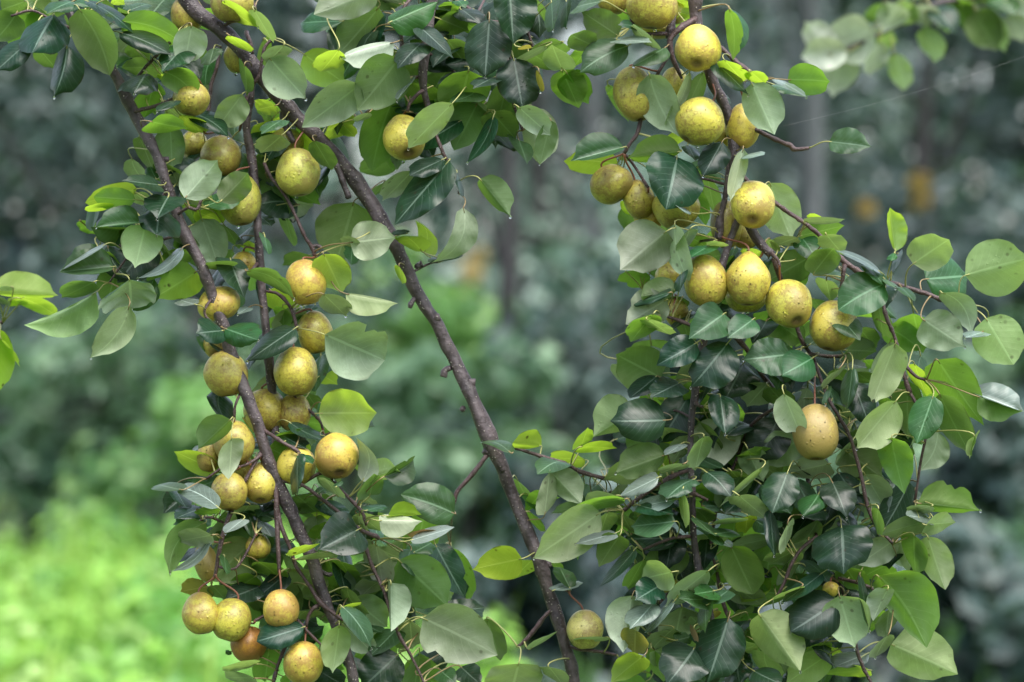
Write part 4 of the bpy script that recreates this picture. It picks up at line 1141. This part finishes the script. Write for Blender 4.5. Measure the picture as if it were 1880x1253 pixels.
# ------------------------------------------------------------------ ground
def ground_h(x, y):
    h = .10 * noise.noise(Vector((x * .16, y * .16, 0))) + .03 * noise.noise(Vector((x * .7, y * .7, 3)))
    h += max(0, y - 60) * .05
    return h
gv, gf = [], []
XS = [-95, -70, -50] + [-30 + 2 * i for i in range(31)] + [50, 70, 95]
YS = [-60, -30, -12, -4] + [2 * i for i in range(1, 36)] + [85, 110, 130]
for y in YS:
    for x in XS: gv.append((x, y, ground_h(x, y)))
nx = len(XS)
for j in range(len(YS) - 1):
    for i in range(nx - 1):
        gf.append((j * nx + i, j * nx + i + 1, (j + 1) * nx + i + 1, (j + 1) * nx + i))
N = NT('meadow_ground')
tc = N.n('ShaderNodeTexCoord')
n1 = N.noise(tc.outputs['Object'], .6, 4); n2 = N.noise(tc.outputs['Object'], 9, 4)
c_ = N.mix(N.step(n1, .3, .7), (.055, .11, .03), (.09, .16, .04))
c_ = N.mix(N.math('MULTIPLY', n2, .5), c_, (.05, .045, .025))
pb = N.n('ShaderNodeBsdfPrincipled', Roughness=.9); N.set(pb.inputs['Base Color'], c_)
GM = N.done(pb.outputs[0])
tag(add('ground', gv, gf, GM, (0, 0, 0)), kind='structure')

def grass_material(name, c1, c2, c3, tr):
    N = NT(name)
    g_ = N.n('ShaderNodeNewGeometry')
    n1 = N.noise(g_.outputs['Position'], .9, 3)
    n2 = N.noise(g_.outputs['Position'], 5.5, 3)
    c = N.mix(N.step(n1, .35, .65), c1, c2)
    c = N.mix(N.step(n2, .55, .72), c, c3)
    pb = N.n('ShaderNodeBsdfPrincipled', Roughness=.45); N.set(pb.inputs['Base Color'], c)
    tl = N.n('ShaderNodeBsdfTranslucent', Color=tr)
    ms = N.n('ShaderNodeMixShader'); ms.inputs[0].default_value = .38
    N.set(ms.inputs[1], pb.outputs[0]); N.set(ms.inputs[2], tl.outputs[0])
    return N.done(ms.outputs[0])

def blades(name, n, area, hmin, hmax, wid, mat, seed, label):
    rg = random.Random(seed)
    V, F = [], []
    for _ in range(n):
        x, y = area(rg)
        z = ground_h(x, y) - .02
        h = rg.uniform(hmin, hmax) * (1 + .35 * noise.noise(Vector((x * .5, y * .5, 9))))
        an = rg.uniform(0, pi)
        dx, dy = cos(an) * wid, sin(an) * wid
        lx, ly = rg.gauss(0, .22) * h, rg.gauss(0, .22) * h
        o = len(V)
        V += [(x - dx, y - dy, z), (x + dx, y + dy, z), (x + dx * .8 + lx * .4, y + dy * .8 + ly * .4, z + h * .6), (x - dx * .8 + lx * .4, y - dy * .8 + ly * .4, z + h * .6),
              (x + lx, y + ly, z + h)]
        F += [(o, o + 1, o + 2, o + 3), (o + 3, o + 2, o + 4)]
    ob = add(name, V, F, mat, (0, 0, 0), smooth=False)
    tag(ob, label, 'grass', kind='stuff')
    return ob

GR1 = grass_material('meadow_grass', (.18, .36, .05), (.32, .52, .07), (.50, .64, .20), (.45, .70, .14))
def in_meadow(x, y, rg):
    px = x / PXM(y) + 940
    lim = 830 - (y - 17) * 42 + 160 * noise.noise(Vector((y * .5, x * .3, 5)))
    return px < lim
def area1(rg):
    while True:
        y = rg.uniform(12, 24); x = rg.uniform(-8, .4)
        if in_meadow(x, y, rg): return x, y
blades('meadow_grass', 14000, area1, .18, .50, .020, GR1, 5, 'bright tall grass of the meadow at lower left')
blades('tall_grass', 700, lambda rg: (lambda p: p)(area1(rg)), .5, .85, .016, GR1, 15, 'taller loose blades rising above the bright meadow')
GR2 = grass_material('dark_grass', (.05, .12, .035), (.07, .17, .04), (.10, .2, .07), (.2, .4, .06))  # darker greens than the meadow grass
def area2(rg):
    y = rg.uniform(10, 30); return rg.uniform(-1.2, 9), y
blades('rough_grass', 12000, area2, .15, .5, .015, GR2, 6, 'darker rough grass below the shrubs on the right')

# ------------------------------------------------------------------ trees and shrubs beyond
def crown_material(name, dark, mid, pale, tr=(.10, .22, .06), r=.42):
    N = NT(name)
    g_ = N.n('ShaderNodeNewGeometry')
    n1 = N.noise(g_.outputs['Position'], 1.1, 3)
    n2 = N.noise(g_.outputs['Position'], 2.9, 2)
    c = N.mix(N.step(n1, .42, .58), dark, mid)
    c = N.mix(N.step(n2, .54, .64), c, pale)
    pb = N.n('ShaderNodeBsdfPrincipled', Roughness=r); N.set(pb.inputs['Base Color'], c)
    tl = N.n('ShaderNodeBsdfTranslucent', Color=tr)
    ms = N.n('ShaderNodeMixShader'); ms.inputs[0].default_value = .22
    N.set(ms.inputs[1], pb.outputs[0]); N.set(ms.inputs[2], tl.outputs[0])
    return N.done(ms.outputs[0])
CM = {  # palest tone of the green crowns paints sky reflections into the leaf colour
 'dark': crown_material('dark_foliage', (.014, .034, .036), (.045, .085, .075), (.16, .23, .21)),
 'blue': crown_material('bluish_foliage', (.020, .036, .044), (.058, .092, .096), (.25, .32, .33)),
 'green': crown_material('green_foliage', (.028, .075, .046), (.080, .165, .085), (.20, .33, .19), (.2, .4, .08)),
 'pale': crown_material('pale_foliage', (.040, .095, .078), (.15, .25, .19), (.46, .57, .49)),
 'light': crown_material('fresh_foliage', (.05, .14, .05), (.13, .30, .07), (.28, .46, .16), (.3, .6, .08)),
 'gold': crown_material('yellowing_foliage', (.38, .29, .07), (.52, .38, .12), (.55, .45, .2), (.4, .3, .06)),
}
TB = plain('grey_trunk_bark', (.11, .12, .125), .85, .35, 6)
TBB = plain('brown_trunk_bark', (.035, .034, .036), .85, .35, 6)

def clump(rg, V, F, c, rx, ry, rz, n, size):
    for _ in range(n):
        while True:
            d = Vector((rg.uniform(-1, 1), rg.uniform(-1, 1), rg.uniform(-1, 1)))
            if .25 < d.length < 1: break
        d = d * (.6 + .4 * rg.random())
        p = Vector((c[0] + d.x * rx, c[1] + d.y * ry, c[2] + d.z * rz))
        nrm = (Vector((d.x, d.y - .2, d.z + .6)) + Vector((rg.gauss(0, .5), rg.gauss(0, .5), rg.gauss(0, .5)))).normalized()
        a = nrm.orthogonal().normalized()
        b = nrm.cross(a)
        an = rg.uniform(0, 6.28)
        a, b = a * cos(an) + b * sin(an), b * cos(an) - a * sin(an)
        s = size * rg.uniform(.6, 1.3)
        o = len(V)
        V += [p - a * s, p - b * s * .55 + nrm * s * .12, p + a * s, p + b * s * .55 + nrm * s * .12]
        F.append((o, o + 1, o + 2, o + 3))

def tree(kind, x, y, h, rad, label, tone, seed, low=.1, trunk_r=.12, lean=0., nclump=16, dens=170, leafsize=.11, trunk_mat=None, gold=(), crown_off=0., bare=0.):
    rg = random.Random(seed)
    z0 = ground_h(x, y)
    e = empty(kind, (x, y, z0))
    WLOC[e.name] = Vector(e.location)
    tag(e, label, 'tree' if 'tree' in kind else 'shrub', 'trees and shrubs behind the meadow')
    base = Vector((x, y, z0 - .1))
    th = h * (.7 if not bare else .9)
    pth = [base + Vector((lean * t * th + .12 * noise.noise(Vector((t * 3, seed, 0))), .1 * noise.noise(Vector((t * 3, seed, 4))), t * th)) for t in [i / 10 for i in range(11)]]
    V, F, U = tube(pth, [trunk_r * (1.25 - .75 * i / 10) for i in range(11)], 9, .25, seed)
    add('trunk', V, F, trunk_mat or TBB, pth[0], e)
    cen = []
    for i in range(nclump):
        zz = rg.uniform(low, .95)
        rr = rad * (1 - .55 * max(0, zz - .5) * 1.6)
        an = rg.uniform(0, 6.28)
        q = rr * sqrt(rg.random()) * .85
        cen.append(Vector((x + crown_off + lean * zz * h + cos(an) * q, y + sin(an) * q * .7, z0 + zz * h)))
    V, F = [], []
    for c in cen:
        s = rad * rg.uniform(.30, .48)
        clump(rg, V, F, c, s, s * .9, s * .75, dens, leafsize)
    ob = add('crown', [v - base for v in V], F, CM[tone], base, e, smooth=False)
    for j in range(3):
        c = rg.choice(cen)
        t = pth[rg.randint(3, 8)]
        pp = [Vector(v) for v in catmull([tuple(t), tuple((t + c) / 2 + Vector((0, 0, .15))), tuple(c)], 4)]
        lv, lf, _u = tube(pp, [trunk_r * .45 * (1 - .07 * q) for q in range(len(pp))], 6)
        add('limb', lv, lf, trunk_mat or TBB, pp[0], e)
    if gold:
        V, F = [], []
        for (px, py, rpx) in gold:
            c = P3(px, py, y - rad * .75)
            s = rpx * PXM(y)
            clump(rg, V, F, c, s, s * .6, s * 1.1, 150, leafsize * .8)
        g_ = add('yellow_leaves', [v - base for v in V], F, CM['gold'], base, e, smooth=False)
        g_['kind'] = 'stuff'
    return e

WM = crown_material('weed_leaves', (.10, .28, .045), (.25, .48, .07), (.44, .64, .22), (.45, .75, .15), .35)
rg = random.Random(41)
V, F = [], []
for i in range(1100):
    x, y = area1(rg)
    h_ = .22 + .35 * rg.random() ** 2
    s_ = rg.uniform(.10, .26)
    clump(rg, V, F, Vector((x, y, ground_h(x, y) + h_)), s_, s_, s_ * rg.uniform(.7, 1.6), 26, .06)
tag(add('meadow_weeds', V, F, WM, (0, 0, 0), smooth=False), 'leafy weeds and pale seed heads standing in the bright meadow', 'weeds', kind='stuff')

def X(px, Y): return (px - 940) * PXM(Y)
# far row
tree('tree', X(-150, 44), 44, 10, 3.6, 'dark tree beyond the meadow, cut by the left edge', 'dark', 11, .04, nclump=30)
tree('tree', X(240, 46), 46, 11, 3.4, 'deep blue grey tree filling the gap between left edge and leftmost bough', 'dark', 12, .04, nclump=30)
tree('tree', X(620, 48), 48, 11, 3.6, 'dim grey tree seen between the two left stems and the long bare bough', 'blue', 13, .04, nclump=30)
tree('tree', X(980, 47), 47, 10, 3.2, 'pale green tree right of the long bare bough', 'pale', 14, .05, nclump=44, gold=((865, 500, 18), (852, 545, 14), (1000, 800, 14), (880, 470, 9)))
tree('tree', X(1330, 49), 49, 11, 3.6, 'grey green tree behind the upper part of the right bough', 'pale', 15, .05, nclump=30)
tree('tree', X(1700, 45), 45, 11, 3.4, 'dark tree below the blurred bough at upper right, with amber leaves', 'blue', 16, .04, nclump=30, gold=((1688, 335, 12), (1590, 385, 9), (1690, 370, 9)))
tree('tree', X(2050, 47), 47, 11, 3.6, 'very dark tree cut by the right edge', 'dark', 17, .04, nclump=30)
# nearer trunks
tree('tree', X(1490, 33), 33, 9, 2.2, 'slim tree with a pale grey trunk showing left of the blurred bough', 'pale', 21, .55, .10, nclump=12, trunk_mat=TB)
tree('tree', X(375, 34), 34, 9, 2.0, 'slim tree with a brown trunk just left of the leftmost bough', 'dark', 22, .62, .12, nclump=10, trunk_mat=TBB)
tree('tree', X(1090, 36), 36, 9, 2.0, 'slim grey stemmed tree seen right of the long bare bough', 'pale', 23, .6, .09, nclump=10, trunk_mat=TB)
tree('tree', X(930, 31), 31, 8, 1.6, 'slim brown stemmed tree low behind the bottom of the bare bough', 'green', 24, .7, .08, nclump=6, trunk_mat=TBB)
# shrubs behind the meadow
for a_ in [
 (60, 31, 2.2, 1.5, 'dark green shrub at the back of the meadow near the left edge', 'blue'),
 (210, 30, 2.3, 1.3, 'mid green shrub behind the meadow, first from the left bough leftwards', 'green'),
 (330, 28, 1.3, 1.1, 'low fresh green shrub behind the grass next to the lower left pears', 'light'),
 (480, 31, 2.6, 1.3, 'shaded shrub behind the lower part of the leftmost bough', 'dark'),
 (650, 30, 2.0, 1.3, 'green shrub behind the round pear with the dark calyx', 'green'),
 (760, 33, 3.0, 1.3, 'fresh light green shrub left of the long bare bough at mid height', 'light'),
 (860, 26, 1.6, 1.0, 'green shrub at the right end of the bright meadow', 'green'),
 (1010, 27, 2.0, 1.2, 'shrub with yellowing leaves right of the lower bare bough', 'dark'),
 (1180, 28, 3.3, 1.4, 'grey green bush behind the left side of the dense leaf mass', 'pale'),
 (1400, 27, 2.6, 1.5, 'dark bush hidden behind the dense leaf mass', 'dark'),
 (1620, 28, 2.5, 1.4, 'dark green bush right of the dense leaf mass', 'dark'),
 (1760, 26, 1.9, 1.2, 'greener bush at lower right behind the big pointed leaves', 'green'),
 (1900, 27, 3.0, 1.4, 'tall dark bush at the right edge', 'dark'),
 (1520, 22, 1.1, .9, 'low green bush at the bottom right of the leaf mass', 'green'),
 (1830, 21, 1.25, .9, 'low bush in the bottom right corner', 'dark'),
 (1080, 21, 1.0, .8, 'low dark bush behind the lone pale pear', 'dark'),
 (960, 17, .85, .7, 'small dark bush at the bottom edge, left of the lone pale pear', 'dark'),
 (1240, 17, .8, .75, 'low shaded bush at the bottom edge under the left side of the leaf mass', 'blue'),
 (1700, 16, .95, .75, 'low teal green bush at the bottom edge, under the big pointed leaves', 'dark'),
 (1900, 17, .8, .7, 'small green bush at the bottom right edge', 'green'),
 (1450, 17, .7, .7, 'low bush at the bottom edge hidden by the dense leaf mass', 'blue'),
]:
    px, y, h, rad, lab, tone = a_
    gd = ((900, 900, 12), (1080, 1065, 14), (1050, 1030, 10)) if 'yellowing' in lab else ()
    tree('shrub', X(px, y), y, h, rad, lab, tone, int(px) + 3, .05, .05, nclump=16, dens=120, leafsize=.085, gold=gd)

# wood on the rising ground far behind: one mass
rg = random.Random(99)
V, F = [], []
for i in range(330):
    x = rg.uniform(-42, 42); y = rg.uniform(58, 74)
    clump(rg, V, F, Vector((x, y, ground_h(x, y) + rg.uniform(-1, 12))), 3.2, 2.5, 2.6, 120, .5)
tag(add('distant_wood', V, F, CM['blue'], (0, 0, 0), smooth=False), 'far wood closing the view behind all the trees', 'wood', kind='stuff')

# foliage added out of view behind the camera to block sky light
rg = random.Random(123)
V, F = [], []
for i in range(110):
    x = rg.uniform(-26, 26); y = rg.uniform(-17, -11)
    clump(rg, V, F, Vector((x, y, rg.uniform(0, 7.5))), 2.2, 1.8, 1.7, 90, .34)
tag(add('sky_blocker_foliage', V, F, CM['dark'], (0, 0, 0), smooth=False), 'unseen row of foliage added behind the viewer to block sky light', 'trees', kind='stuff')
